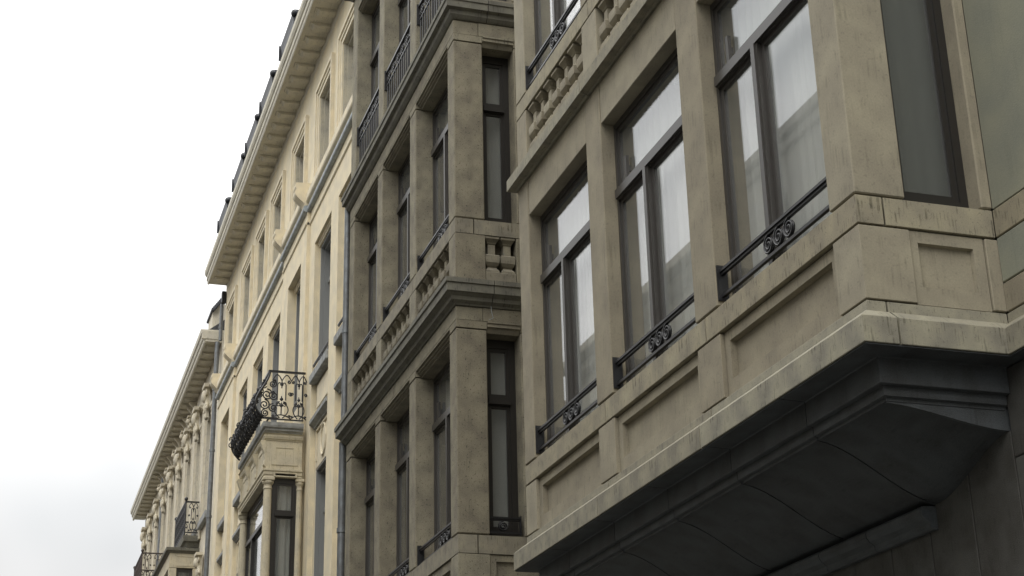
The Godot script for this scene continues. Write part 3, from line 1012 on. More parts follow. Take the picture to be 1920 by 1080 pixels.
func build_cream() -> void:
	var o := thing("cream_building", Vector3(6.3, 0, -36.4), "long cream stucco building with wide bracketed eaves and lead dormers on its roof", "building")
	var x := 6.05
	var xa := 5.97
	# walls: top storey, then the piers with full-height recesses, then the infill behind them
	var th := []
	for q in CTOP:
		th.append([q[0] + 0.33, q[1] - 0.33, 17.45, 19.47])
	wall_holes(o, "wall", M.stucco, x, 6.5, 24.6, 48.2, 16.95, 20.72, th)
	var slots := []
	var av := [[], []]
	var inf := []
	for i in CMID.size():
		var q: Array = CMID[i]
		if i == 2:
			av[0].append([q[0], q[1], 0.0, 15.92])
		elif i == 6:
			av[1].append([q[0], q[1], 0.0, 15.92])
		else:
			slots.append([q[0], q[1], 0.0, 15.9])
		inf.append([q[0] + 0.06, q[1] - 0.06, 12.74, 15.80])
		inf.append([q[0] + 0.12, q[1] - 0.12, 7.3, 10.62])
		inf.append([q[0] + 0.12, q[1] - 0.12, 0.5, 4.6])
	wall_holes(o, "wall", M.stucco, x, 6.17, 24.6, CAVANT[0][0], 0.0, 16.948, slots.slice(0, 2))
	wall_holes(o, "wall", M.stucco, x, 6.17, CAVANT[0][1], CAVANT[1][0], 0.0, 16.948, slots.slice(2, 5))
	wall_holes(o, "wall", M.stucco, xa, 6.17, CAVANT[0][0], CAVANT[0][1], 0.0, 16.948, av[0])
	wall_holes(o, "wall", M.stucco, xa, 6.17, CAVANT[1][0], CAVANT[1][1], 0.0, 16.948, av[1])
	wall_holes(o, "infill_wall", M.stucco_trim, 6.172, 6.5, 24.6, 48.2, 0.0, 16.6, inf)
	blk(o, "back_wall", M.room, 8.0, 8.2, 0.0, 20.7, 24.6, 48.2, 0.0)
	for y in [4.8, 11.2, 16.7, 20.72]:
		blk(o, "floor_slab", M.room, 6.5, 8.0, y, y + 0.25, 24.7, 48.1, 0.0)
	blk(o, "end_wall", M.stucco, 6.502, 8.2, 0.0, 20.7, 48.0, 48.2, 0.0)
	blk(o, "end_wall", M.stucco, 6.502, 8.2, 0.0, 20.7, 24.6, 24.7, 0.0)
	# top-storey windows
	var ci := 200
	for q in CTOP:
		var w: float = q[1] - q[0] - 0.66
		var c: float = -(q[0] + q[1]) / 2.0
		put(o, "window_surround", surround_mesh(w, 2.02), M.stucco_trim, Vector3(x, 17.45, c), FRONT)
		put(o, "window_reveal", lining_mesh(w - 0.004, 2.018, 0.025, 0.2), M.stucco_grey, Vector3(x + 0.004, 17.45, c), FRONT)
		ci += 2
		window(o, Vector3(6.27, 17.45, c), FRONT, w, 2.02, 1.45, 0.0, "frame_grey", ci if int(ci / 2.0) % 3 else 0)
	# string course below them, breaking forward over the end bays; a zinc-covered roll under it
	var segs := [[24.6, CAVANT[0][0], x], [CAVANT[0][0], CAVANT[0][1], xa], [CAVANT[0][1], CAVANT[1][0], x], [CAVANT[1][0], 48.2, xa]]
	for s in segs:
		var up := [[-0.05, 17.10], [0.05, 17.10], [0.06, 17.13], [0.115, 17.17], [0.13, 17.20], [0.13, 17.36], [0.10, 17.385], [-0.05, 17.42]]
		run(o, "string_course", M.stucco_trim, up, Vector2(s[2], s[0]), OUT, Vector2(s[2], s[1]), OUT)
		var lo := [[-0.05, 16.93], [0.05, 16.93], [0.085, 16.95], [0.10, 16.98], [0.10, 17.03], [0.085, 17.07], [0.05, 17.095], [-0.05, 17.098]]
		run(o, "lead_roll", M.roll, lo, Vector2(s[2], s[0]), OUT, Vector2(s[2], s[1]), OUT)
		var li := [[-0.05, 16.61], [0.02, 16.61], [0.035, 16.63], [0.035, 16.665], [-0.05, 16.675]]
		run(o, "astragal", M.stucco_trim, li, Vector2(s[2], s[0]), OUT, Vector2(s[2], s[1]), OUT)
	# consoles on the string course
	for d in [33.55, 36.35, 45.05, 47.95]:
		var pts := PackedVector2Array()
		for k in 15:
			var t := k / 14.0
			pts.append(Vector2(0.10 + 0.17 * (0.5 - 0.5 * cos(PI * t)) + 0.05 * sin(PI * t * 2.0 + PI), 16.98 + 0.52 * t))
		pts.append(Vector2(0.30, 17.56))
		pts.append(Vector2(0.28, 17.66))
		pts.append(Vector2(-0.08, 17.68))
		pts.append(Vector2(-0.08, 16.94))
		var prof := []
		for q in pts:
			prof.append([q.x, q.y])
		run(o, "console", M.stucco_trim, prof, Vector2(xa, d - 0.16), OUT, Vector2(xa, d + 0.16), OUT)
	# third-floor windows, their sills, aprons, and the second floor below
	for i in CMID.size():
		var q: Array = CMID[i]
		var w: float = q[1] - q[0]
		var c: float = -(q[0] + q[1]) / 2.0
		put(o, "window_lining", lining_mesh(w - 0.12, 3.06, 0.05, 0.2), M.frame_grey, Vector3(6.18, 12.74, c), FRONT)
		var head := [[-0.08, 15.80], [-0.04, 15.80], [-0.04, 15.83], [-0.012, 15.85], [-0.012, 15.9], [-0.08, 15.9]]
		run(o, "window_head", M.stucco_trim, head, Vector2(6.10, q[0] + 0.002), OUT, Vector2(6.10, q[1] - 0.002), OUT)
		ci += 2
		window(o, Vector3(6.37, 12.74, c), FRONT, w - 0.24, 3.0, 2.2, 0.0, "frame_grey", ci if i % 3 == 1 else 0)
		if i != 2:
			blk(o, "sill", pick("bluestone"), 5.995, 6.171, 12.53, 12.73, q[0] + 0.003, q[1] - 0.003, 0.02)
			blk(o, "apron_panel", M.stucco_trim, 6.13, 6.171, 11.92, 12.44, q[0] + 0.22, q[1] - 0.22, 0.01)
			var hood := [[-0.1, 11.52], [0.05, 11.52], [0.06, 11.55], [0.13, 11.60], [0.15, 11.62], [0.15, 11.70], [-0.1, 11.79]]
			run(o, "hood_moulding", pick("bluestone"), hood, Vector2(6.172, q[0] + 0.003), OUT, Vector2(6.172, q[1] - 0.003), OUT)
			var ring := Acc.new()
			var p := PackedVector3Array()
			for k in 25:
				p.append(Vector3(cos(TAU * k / 24.0) * 0.26, sin(TAU * k / 24.0) * 0.34, 0))
			ring.tube(p, 0.032, 6, Vector3(0, 0, 1))
			put(o, "ring_ornament", ring.mesh(), M.stucco_trim, Vector3(6.165, 11.07, c), FRONT)
			for s in [-1.0, 1.0]:
				blk(o, "panel_fillet", M.stucco_trim, 6.135, 6.171, 10.76, 11.4, -c + s * (w / 2 - 0.22) - 0.02, -c + s * (w / 2 - 0.22) + 0.02, 0.004)
			blk(o, "panel_fillet", M.stucco_trim, 6.135, 6.171, 11.41, 11.45, q[0] + 0.2, q[1] - 0.2, 0.004)
			put(o, "window_lining", lining_mesh(w - 0.24, 3.32, 0.05, 0.2), M.frame_grey, Vector3(6.18, 7.3, c), FRONT)
			ci += 2
			window(o, Vector3(6.37, 7.3, c), FRONT, w - 0.36, 3.27, 2.4, 0.0, "frame_grey", ci if i % 2 == 0 else 0)
		window(o, Vector3(6.37, 0.5, c), FRONT, w - 0.26, 4.1, 3.0, 0.0, "frame_grey", 0)
	guard(o, Vector3(6.08, 12.73, -29.2), FRONT, 1.7, 0.22, 0.05, 3, 0.0, false)
	guard(o, Vector3(6.08, 12.73, -31.84), FRONT, 1.75, 0.22, 0.05, 3, 0.0, false)
	build_cream_eave(o)
	build_oriel(o)

func build_cream_eave(o: Node3D) -> void:
	var x := 6.05
	var d0 := 24.6
	var d1 := 48.0
	blk(o, "soffit_board", M.eave, 5.46, x, 20.725, 20.78, d0, d1 - 0.01, 0.0)
	var g := [[-0.1, 20.785], [0.592, 20.785], [0.592, 20.70], [0.62, 20.70], [0.64, 20.735], [0.64, 20.80], [0.67, 20.83], [0.672, 20.95], [0.70, 20.97], [0.735, 21.04], [0.74, 21.16], [0.715, 21.165], [0.70, 21.10], [-0.1, 21.12]]
	var e := [24.6, 28.0, 31.0, 34.0, 37.0, 40.0, 43.0, 45.5, 48.0]
	for i in e.size() - 1:
		run(o, "gutter_cornice", M.eave, g, Vector2(x, e[i] + 0.002), OUT, Vector2(x, e[i + 1]), OUT)
	var d := 25.0
	while d < 47.8:
		var pr := [[0.03, 20.722], [0.03, 20.655], [0.40, 20.645], [0.43, 20.655], [0.46, 20.69], [0.50, 20.70], [0.51, 20.722]]
		run(o, "modillion", M.eave, pr, Vector2(x, d - 0.12), OUT, Vector2(x, d + 0.12), OUT)
		d += 0.64
	var bed := [[-0.02, 20.56], [0.0, 20.56], [0.02, 20.60], [0.03, 20.723], [-0.02, 20.723]]
	run(o, "bed_moulding", M.eave, bed, Vector2(x, d0), OUT, Vector2(x, d1), OUT)
	# mansard and its dormers
	var ro := [[0.68, 21.125], [0.5, 21.13], [-0.1, 21.5], [-0.7, 23.6], [-2.2, 24.2], [-2.2, 21.125]]
	run(o, "mansard_roof", M.slate, ro, Vector2(x, d0), OUT, Vector2(x, d1 + 0.15), OUT)
	for c in [29.3, 31.85, 34.96, 38.1, 40.67, 43.2, 46.42]:
		blk(o, "dormer_cheek", M.lead, 6.0, 7.6, 21.2, 22.5, c - 0.72, c + 0.72, 0.02)
		var roof := [[-1.6, 22.34], [0.34, 22.22], [0.39, 22.22], [0.43, 22.30], [0.445, 22.45], [0.47, 22.58], [0.46, 22.66], [0.42, 22.72], [-1.6, 22.84]]
		var f := run(o, "dormer_roof", M.lead, roof, Vector2(x, c - 0.88), OUT, Vector2(x, c + 0.92), OUT)
		f.set_meta("label", "dark lead dormer roof over the eaves")
		var k := Acc.new()
		k.ball(Vector3(0, 0, 0), Vector3(0.08, 0.10, 0.10), 12, 8)
		sub(f, "roll_end", k.mesh(), M.lead, Vector3(x - 0.43, 22.60, -(c - 0.88)) - org(f))
		var lip := Acc.new()
		lip.box(Vector3.ZERO, Vector3(0.15, 0.42, 0.05))
		sub(f, "lip", lip.mesh(), M.lead, Vector3(x - 0.42, 22.46, -(c + 0.93)) - org(f))
	blk(o, "hopper", M.lead, 5.90, 6.04, 20.15, 20.55, 48.02, 48.2, 0.02)
	pipe(o, "downpipe", M.zinc, 5.95, 48.32, 18.95, 20.2, 0.06, [19.4])

func heart(w: float, h: float) -> Array:
	# scroll-work lines of one railing unit, in a w x h field standing on y = 0: [points, ...]
	var l := []
	for s in [-1.0, 1.0]:
		var p := PackedVector3Array()
		for k in 15:
			var t := k / 14.0
			p.append(Vector3(s * w * 0.36 * sin(PI * (0.06 + 0.86 * t)), h * (0.03 + 0.36 * t), 0))
		l.append(p)
		l.append(spiral(Vector3(s * w * 0.15, h * 0.33, 0), w * 0.14, 1.4, PI * 0.5, -s, 12))
		l.append(PackedVector3Array([Vector3(s * w * 0.22, h * 0.42, 0), Vector3(s * w * 0.22, h * 0.76, 0), Vector3(s * w * 0.15, h * 0.80, 0), Vector3(0, h * 0.78, 0)]))
		var ar := PackedVector3Array()
		for k in 9:
			var t2 := k / 8.0
			ar.append(Vector3(s * w * (0.5 - 0.5 * t2), h * (0.84 + 0.13 * sin(PI * t2)), 0))
		l.append(ar)
		l.append(spiral(Vector3(s * w * 0.40, h * 0.82, 0), w * 0.10, 1.3, PI * 0.5, s, 10))
		l.append(spiral(Vector3(s * w * 0.43, h * 0.56, 0), w * 0.11, 1.5, -PI * 0.5, s, 12))
		l.append(spiral(Vector3(s * w * 0.42, h * 0.07, 0), w * 0.08, 1.3, 0.0, s, 10))
		var q := PackedVector3Array()
		for k in 7:
			var t3 := k / 6.0
			q.append(Vector3(s * w * (0.5 * t3), h * (0.10 - 0.08 * t3 * t3), 0))
		l.append(q)
	l.append(PackedVector3Array([Vector3(0, h * 0.10, 0), Vector3(0, h * 0.30, 0)]))
	l.append(PackedVector3Array([Vector3(0, h * 0.40, 0), Vector3(0, h * 0.48, 0)]))
	l.append(PackedVector3Array([Vector3(0, h * 0.68, 0), Vector3(0, h * 0.84, 0)]))
	return l

func rail_unit(w: float, h: float, bulge: float, r := 0.010) -> ArrayMesh:
	var a := Acc.new()
	for p in heart(w, h):
		var q := PackedVector3Array()
		for v in p:
			var y: float = v.y / h
			q.append(Vector3(v.x, v.y, bulge * belly(y)))
		a.tube(q, r, 5, Vector3(0, 0, 1))
	for b in [Vector3(0, h * 0.44, 0), Vector3(0, h * 0.76, 0), Vector3(0, h * 0.30, 0)]:
		a.ball(b + Vector3(0, 0, bulge * belly(b.y / h)), Vector3(w * 0.10, h * 0.035, 0.02), 8, 5)
		a.ball(b + Vector3(0, h * 0.03, bulge * belly(b.y / h)), Vector3(w * 0.04, h * 0.045, 0.02), 8, 5)
	return a.mesh()

func belly(t: float) -> float:
	# swelling of the railing: none at the top, most in the lower third, a little at the foot
	return sin(PI * pow(clampf(1.0 - t, 0.0, 1.0), 1.5) * 0.9) if t < 1.0 else 0.0

func build_oriel(o: Node3D) -> void:
	var xo := 5.25
	var dn := 33.23
	var df := 36.57
	var xb := 5.96
	var S: Material = M.oriel_stone
	# columns
	var col := [[0.0, 6.95], [0.135, 6.95], [0.135, 7.0], [0.12, 7.03], [0.105, 7.08], [0.100, 7.12], [0.098, 8.2], [0.092, 9.4], [0.086, 10.26], [0.10, 10.275], [0.10, 10.30], [0.088, 10.31], [0.088, 10.36], [0.105, 10.375], [0.125, 10.41], [0.125, 10.44], [0.11, 10.45]]
	for p in [[xo, dn], [xo, df], [xb - 0.03, dn], [xb - 0.03, df]]:
		var a := Acc.new()
		var big: bool = p[0] < 5.5
		var prof := []
		for q in col:
			prof.append([q[0] * (1.0 if big else 0.72), q[1]])
		a.lathe(prof, Vector3.ZERO, 20, false)
		var c := put(o, "column", a.mesh(), S, Vector3(p[0], 0, -p[1]))
		sub(c, "capital", bbox(Vector3(0.26, 0.07, 0.26) * (Vector3.ONE if big else Vector3(0.75, 1, 0.75)), 0.012), S, Vector3(0, 10.485, 0))
	# windows between them
	window(o, Vector3(xo + 0.06, 7.1, -(dn + df) / 2), FRONT, df - dn - 0.2, 3.42, 2.62, -0.55, "frame_brown", 301, false, 0.08, "curtain_grey")
	window(o, Vector3(5.61, 7.1, -(dn - 0.02)), 0.0, 0.53, 3.42, 2.64, null, "frame_brown", 303, false, 0.07, "curtain_grey")
	window(o, Vector3(5.61, 7.1, -(df + 0.02)), PI, 0.53, 3.42, 2.64, null, "frame_brown", 305, false, 0.07, "curtain_grey")
	blk(o, "oriel_room", M.room, 5.75, 5.9, 7.0, 10.5, dn + 0.3, df - 0.3, 0.0)
	# entablature
	var ent := [[-0.3, 10.522], [0.10, 10.522], [0.10, 10.57], [0.115, 10.575], [0.115, 10.635], [0.14, 10.66], [0.14, 10.70], [0.09, 10.715], [-0.3, 10.715]]
	bay_run_mat(o, "architrave", S, ent, xo, xb, dn, df)
	var fri := [[-0.3, 10.718], [0.07, 10.718], [0.07, 11.33], [-0.3, 11.33]]
	bay_run_mat(o, "oriel_frieze", S, fri, xo, xb, dn, df)
	var co := [[-0.3, 11.333], [0.08, 11.333], [0.09, 11.36], [0.11, 11.37], [0.13, 11.42], [0.13, 11.46], [0.16, 11.48], [-0.3, 11.48]]
	bay_run_mat(o, "oriel_cornice", S, co, xo, xb, dn, df)
	var sl := [[-0.6, 11.484], [0.05, 11.484], [0.07, 11.53], [0.12, 11.56], [0.12, 11.60], [0.16, 11.62], [0.17, 11.66], [0.17, 11.73], [-0.6, 11.745]]
	bay_run_mat(o, "balcony_slab", M.bluestone0, sl, xo, xb, dn, df)
	# frieze panels, carved consoles
	panel(o, "frieze_panel", S, Vector3(5.58, 10.80, -(dn - 0.085)), 0.0, 0.56, 0.45, 0.09, 0.09, 0.07, 0.07, 0.03, 0.012)
	panel(o, "architrave_panel", S, Vector3(5.60, 10.53, -(dn - 0.13)), 0.0, 0.50, 0.095, 0.03, 0.03, 0.02, 0.02, 0.012, 0.012)
	for k in 3:
		var dd := dn + 0.55 + 1.12 * k
		panel(o, "frieze_panel", S, Vector3(xo - 0.085, 10.80, -dd), FRONT, 0.8, 0.45, 0.09, 0.09, 0.07, 0.07, 0.03, 0.012)
	for dd in [dn + 0.0, dn + 1.11, dn + 2.23, df]:
		var pr := [[0.07, 10.74], [0.12, 10.80], [0.10, 10.92], [0.11, 11.05], [0.16, 11.18], [0.20, 11.30], [0.18, 11.33], [0.07, 11.33]]
		run(o, "carved_console", S, pr, Vector2(xo, dd - 0.075), OUT, Vector2(xo, dd + 0.075), OUT)
	# foot of the oriel, below the picture
	var ft := [[-0.3, 6.2], [0.0, 6.25], [0.12, 6.5], [0.14, 6.6], [0.14, 6.94], [-0.3, 6.94]]
	bay_run_mat(o, "oriel_foot", S, ft, xo, xb, dn, df)
	blk(o, "oriel_floor", M.room, 5.5, 5.95, 6.3, 6.9, dn + 0.25, df - 0.25, 0.0)
	# wrought-iron balcony railing, bellied towards the street
	var xr := 5.20
	var rn := dn - 0.08
	var rf := df + 0.08
	var y0 := 11.82
	var h := 1.05
	var a2 := Acc.new()
	a2.box(Vector3((xr + xb) / 2, y0 + h + 0.04, -rn), Vector3(xb - xr + 0.05, 0.04, 0.06))
	a2.box(Vector3((xr + xb) / 2, y0, -rn), Vector3(xb - xr, 0.028, 0.03))
	a2.box(Vector3((xr + xb) / 2, y0 + h + 0.04, -rf), Vector3(xb - xr + 0.05, 0.04, 0.06))
	a2.box(Vector3(xr, y0 + h + 0.04, -(rn + rf) / 2), Vector3(0.06, 0.045, rf - rn - 0.06))
	a2.box(Vector3(xr, y0, -(rn + rf) / 2), Vector3(0.03, 0.03, rf - rn))
	a2.box(Vector3(xb - 0.02, y0 + h / 2, -rn), Vector3(0.02, h, 0.02))
	for d in [rn, rf]:
		var p := PackedVector3Array()
		for k in 17:
			var t := k / 16.0
			p.append(Vector3(xr - 0.30 * belly(t), y0 + h * t, -d))
		a2.tube(p, 0.022, 6, Vector3(0, 0, 1))
	for k in 4:
		a2.box(Vector3(xr + 0.02, y0 - 0.06, -(rn + 0.4 + k * 0.9)), Vector3(0.03, 0.1, 0.03))
	var cpos := Vector3(xr, y0, -(rn + rf) / 2)
	for i in a2.v.size():
		a2.v[i] -= cpos
	var f := put(o, "balcony_railing", a2.mesh(), M.iron, cpos)
	f.set_meta("label", "bellied black wrought-iron balcony railing of scrolls")
	var um := rail_unit(0.42, h, 0.0, 0.0135)
	sub(f, "scrollwork", um, M.iron, Vector3(5.47 - xr, 0, -rn - cpos.z))
	var um2 := rail_unit(0.34, h, 0.0, 0.0135)
	sub(f, "scrollwork", um2, M.iron, Vector3(5.85 - xr, 0, -rn - cpos.z))
	var un := rail_unit(0.25, h, 0.30, 0.019)
	var n := 14
	for k in n:
		var at := Vector3(0, 0, -(rn + (rf - rn) * (k + 0.5) / n) - cpos.z)
		var s := sub(f, "scrollwork", un, M.iron, at)
		s.rotation.y = FRONT
		# leaves and curls standing out of the belly
		var lv := Acc.new()
		for q in 5:
			var yy := h * (0.10 + 0.17 * q + rng.randf() * 0.06)
			var out := -0.30 * belly(yy / h)
			lv.tube(spiral(Vector3(out + rng.randf_range(-0.05, 0.02), yy, rng.randf_range(-0.1, 0.1)), rng.randf_range(0.05, 0.085), 1.5, rng.randf() * TAU, 1.0 if q % 2 else -1.0, 12), 0.014, 5, Vector3(0, 0, 1))
			lv.ball(Vector3(out - 0.02, yy + 0.06, rng.randf_range(-0.1, 0.1)), Vector3(0.03, 0.05, 0.04), 7, 5)
		sub(f, "leafwork", lv.mesh(), M.iron, at)
	# curls that fill the belly at the near corner
	var cu := Acc.new()
	for q in [[0.10, 0.50, 0.11, 1.0], [-0.05, 0.52, 0.13, -1.0], [0.07, 0.76, 0.09, -1.0], [0.09, 0.24, 0.10, 1.0], [-0.10, 0.30, 0.12, -1.0], [-0.08, 0.12, 0.09, 1.0]]:
		cu.tube(spiral(Vector3(q[0], q[1] * h, 0), q[2], 1.8, PI * 0.5, q[3], 18), 0.016, 5, Vector3(0, 0, 1))
	sub(f, "corner_scrolls", cu.mesh(), M.iron, Vector3(0, 0, -rn - cpos.z))

func bay_run_mat(parent: Node, called: String, m: Material, prof: Array, xf: float, xw: float, dn: float, df: float) -> void:
	run(parent, called, m, prof, Vector2(xf, dn), MIT, Vector2(xf, df), MITF)
	run(parent, called, m, prof, Vector2(xf, dn), MIT, Vector2(xw, dn), NEAR)
	run(parent, called, m, prof, Vector2(xf, df), MITF, Vector2(xw, df), FAR)

# ------------------------------------------------------------------ the farthest building
func carved(w: float, h: float, seed_: int) -> ArrayMesh:
	# a carved keystone: tapering block with a mask, curls and leaves
	var key := "carve%d_%d_%d" % [roundi(w * 100), roundi(h * 100), seed_]
	if cache.has(key):
		return cache[key]
	var r := RandomNumberGenerator.new()
	r.seed = seed_
	var a := Acc.new()
	a.box(Vector3(0, h * 0.45, 0.05), Vector3(w * 0.55, h * 0.9, 0.10))
	a.box(Vector3(0, h * 0.94, 0.10), Vector3(w * 1.0, h * 0.10, 0.22))
	a.ball(Vector3(0, h * 0.66, 0.14), Vector3(w * 0.26, h * 0.20, 0.12), 10, 7)
	for s in [-1.0, 1.0]:
		a.tube(spiral(Vector3(s * w * 0.34, h * 0.74, 0.12), w * 0.2, 1.5, PI * 0.5, s, 14), w * 0.055, 6, Vector3(0, 0, 1))
		a.tube(spiral(Vector3(s * w * 0.30, h * 0.34, 0.08), w * 0.17, 1.4, -PI * 0.5, s, 14), w * 0.05, 6, Vector3(0, 0, 1))
		for k in 4:
			a.ball(Vector3(s * w * (0.12 + 0.11 * k), h * (0.50 - 0.08 * k) + r.randf() * 0.03, 0.09), Vector3(w * 0.10, h * 0.07, 0.06), 8, 5)
	a.ball(Vector3(0, h * 0.32, 0.10), Vector3(w * 0.16, h * 0.17, 0.08), 8, 6)
	a.ball(Vector3(0, h * 0.08, 0.07), Vector3(w * 0.12, h * 0.10, 0.07), 8, 6)
	cache[key] = a.mesh()
	return cache[key]

func build_far() -> void:
	var o := thing("cream_building", Vector3(6.3, 0, -61.0), "farthest building on the left, pale stucco with carved keystones and two iron balconies", "building")
	var x := 6.05
	var d0 := 48.25
	var d1 := 73.6
	var cen := [50.7, 53.35, 56.0, 58.65, 61.3, 63.95, 66.6, 69.25, 71.9]
	var holes := []
	for c in cen:
		holes.append([c - 0.62, c + 0.62, 13.8, 17.15])
		holes.append([c - 0.62, c + 0.62, 8.2, 11.8])
		holes.append([c - 0.7, c + 0.7, 0.5, 4.6])
	wall_holes(o, "wall", M.far_stucco, x, 6.5, d0, d1, 0.0, 19.05, holes)
	blk(o, "back_wall", M.room, 8.0, 8.2, 0.0, 19.0, d0, d1, 0.0)
	for y in [5.0, 12.4, 18.6]:
		blk(o, "floor_slab", M.room, 6.5, 8.0, y, y + 0.25, d0 + 0.1, d1 - 0.1, 0.0)
	blk(o, "end_wall", M.far_stucco, 6.502, 8.2, 0.0, 19.0, d1 - 0.2, d1, 0.0)
	var ci := 400
	for i in cen.size():
		var c: float = cen[i]
		put(o, "window_surround", surround_mesh(1.24, 3.35), M.far_trim, Vector3(x, 13.8, -c), FRONT)
		ci += 2
		window(o, Vector3(6.30, 13.8, -c), FRONT, 1.24, 3.35, 2.5, 0.0, "frame_grey", ci if i % 2 else 0)
		window(o, Vector3(6.30, 8.2, -c), FRONT, 1.24, 3.6, 2.6, 0.0, "frame_grey", 0)
		window(o, Vector3(6.30, 0.5, -c), FRONT, 1.4, 4.1, 3.0, 0.0, "frame_grey", 0)
		put(o, "carved_keystone", carved(0.62, 1.15, 3 + i % 3), M.far_trim, Vector3(5.97, 17.05, -c), FRONT)
		for s in [-1.0, 1.0]:
			blk(o, "pilaster_strip", M.far_trim, 5.98, x, 13.3, 17.75, c + s * 1.14 - 0.13, c + s * 1.14 + 0.13, 0.012)
		blk(o, "sill", pick("bluestone"), 5.9, 6.1, 13.55, 13.79, c - 0.95, c + 0.95, 0.02)
		put(o, "carved_keystone", carved(0.5, 0.9, 8 + i % 3), M.far_trim, Vector3(5.99, 11.7, -c), FRONT)
		var ah := [[-0.1, 18.03], [0.05, 18.03], [0.07, 18.07], [0.15, 18.10], [0.15, 18.16], [-0.1, 18.22]]
		run(o, "hood_moulding", M.far_trim, ah, Vector2(x, c - 0.55), OUT, Vector2(x, c + 0.55), OUT)
	# carved brackets grouped under the eaves
	for d in [55.35, 57.3, 59.95, 62.6, 65.25]:
		for s in [-0.3, 0.3]:
			var pr := [[-0.02, 18.3], [0.04, 18.3], [0.07, 18.42], [0.07, 18.6], [0.13, 18.75], [0.24, 18.86], [0.27, 18.92], [-0.02, 18.92]]
			run(o, "bracket", M.far_trim, pr, Vector2(x, d + s - 0.075), OUT, Vector2(x, d + s + 0.075), OUT)
		put(o, "carved_head", carved(0.42, 0.55, 20 + int(d)), M.far_trim, Vector3(5.99, 17.95, -d), FRONT)
	# eaves
	var e0 := 48.72
	var e1 := 73.95
	blk(o, "soffit_board", M.eave, 5.55, x, 19.055, 19.10, e0 + 0.02, e1 - 0.01, 0.0)
	var g := [[-0.1, 19.105], [0.49, 19.105], [0.49, 19.00], [0.53, 19.00], [0.56, 19.04], [0.56, 19.14], [0.60, 19.17], [0.62, 19.28], [0.66, 19.31], [0.68, 19.44], [-0.1, 19.46]]
	var e := [e0, 53.0, 57.0, 61.0, 65.0, 69.5, e1]
	for i in e.size() - 1:
		run(o, "gutter_cornice", M.eave, g, Vector2(x, e[i] + 0.002), OUT, Vector2(x, e[i + 1]), OUT)
	blk(o, "cornice_end", M.eave, 5.52, 6.14, 19.02, 19.10, e0 - 0.04, e0 - 0.002, 0.004)
	blk(o, "cornice_end", M.eave, 5.40, 6.14, 19.103, 19.40, e0 - 0.06, e0 - 0.002, 0.01)
	var d := 49.2
	while d < 73.6:
		var pr := [[0.02, 19.052], [0.02, 18.985], [0.36, 18.975], [0.40, 18.99], [0.44, 19.02], [0.46, 19.052]]
		run(o, "modillion", M.eave, pr, Vector2(x, d - 0.13), OUT, Vector2(x, d + 0.13), OUT)
		d += 0.72
	var ro := [[0.6, 19.465], [-0.2, 20.1], [-3.0, 22.6], [-3.0, 19.465]]
	run(o, "roof", M.slate, ro, Vector2(x + 0.1, e0 + 0.3), OUT, Vector2(x + 0.1, e1), OUT)
	# slated dormer beside the taller building: gable with barge boards
	var a := Vector2(5.84, 50.2)
	var dor := [[0.0, 19.5], [0.0, 20.55], [-0.30, 20.95], [-0.60, 20.55], [-0.60, 19.5]]
	run(o, "dormer", M.far_stucco, dor, Vector2(5.86, 49.95), OUT, Vector2(5.86, 51.0), OUT)
	for k in 7:
		var t := k / 7.0
		blk(o, "slate", M.slate, a.x - 0.02 + 0.30 * t - 0.02, a.x + 0.30 * t + 0.06, 20.52 + 0.42 * t, 20.60 + 0.42 * t, 49.75, 51.1, 0.004)
	blk(o, "chimney_stub", M.slate, 5.68, 5.84, 19.47, 19.75, 50.4, 51.2, 0.01)
	# rainwater pipes
	pipe(o, "downpipe", M.zinc, 5.90, 48.62, 0.3, 19.0, 0.075, [9.0, 11.2, 13.3, 15.4, 17.4])
	pipe(o, "downpipe", M.zinc, 5.97, 65.2, 0.3, 18.9, 0.07, [12.0, 15.0, 17.8])
	# upper balcony
	far_balcony(o, 52.0, 54.9, 5.55, 13.45, 1.12, M.iron)
	# lower balcony further on
	far_balcony(o, 63.95, 67.3, 5.22, 14.2, 1.18, M.rust)
	# box oriel under the first balcony
	var ox := 5.12
	var bx := [[-0.3, 12.4], [0.0, 12.4], [0.0, 12.86], [-0.3, 12.86]]
	bay_run_mat(o, "oriel_frieze", M.oriel_stone, bx, ox, 6.05, 52.05, 57.2)
	var bc := [[-0.3, 12.863], [0.02, 12.863], [0.05, 12.91], [0.12, 12.94], [0.13, 13.03], [-0.9, 13.10]]
	bay_run_mat(o, "oriel_cornice", M.gritcorn1, bc, ox, 6.05, 52.05, 57.2)
	panel(o, "frieze_panel", M.oriel_stone, Vector3(5.62, 12.45, -52.035), 0.0, 0.62, 0.36, 0.06, 0.06, 0.06, 0.06, 0.02, 0.012)
	blk(o, "oriel_post", M.oriel_stone, ox, 5.36, 8.0, 12.39, 52.06, 52.3)
	blk(o, "oriel_post", M.oriel_stone, 5.88, 6.045, 8.0, 12.39, 52.06, 52.3)
	blk(o, "oriel_post", M.oriel_stone, ox, 5.36, 8.0, 12.39, 56.9, 57.15)
	window(o, Vector3(5.62, 8.1, -52.16), 0.0, 0.52, 4.28, 3.3, null, "frame", 451)
	window(o, Vector3(ox + 0.1, 8.1, -54.6), FRONT, 4.6, 4.28, 3.3, 0.0, "frame", 453)
	blk(o, "oriel_foot", M.oriel_stone, ox - 0.05, 6.04, 7.4, 7.99, 52.0, 57.2)

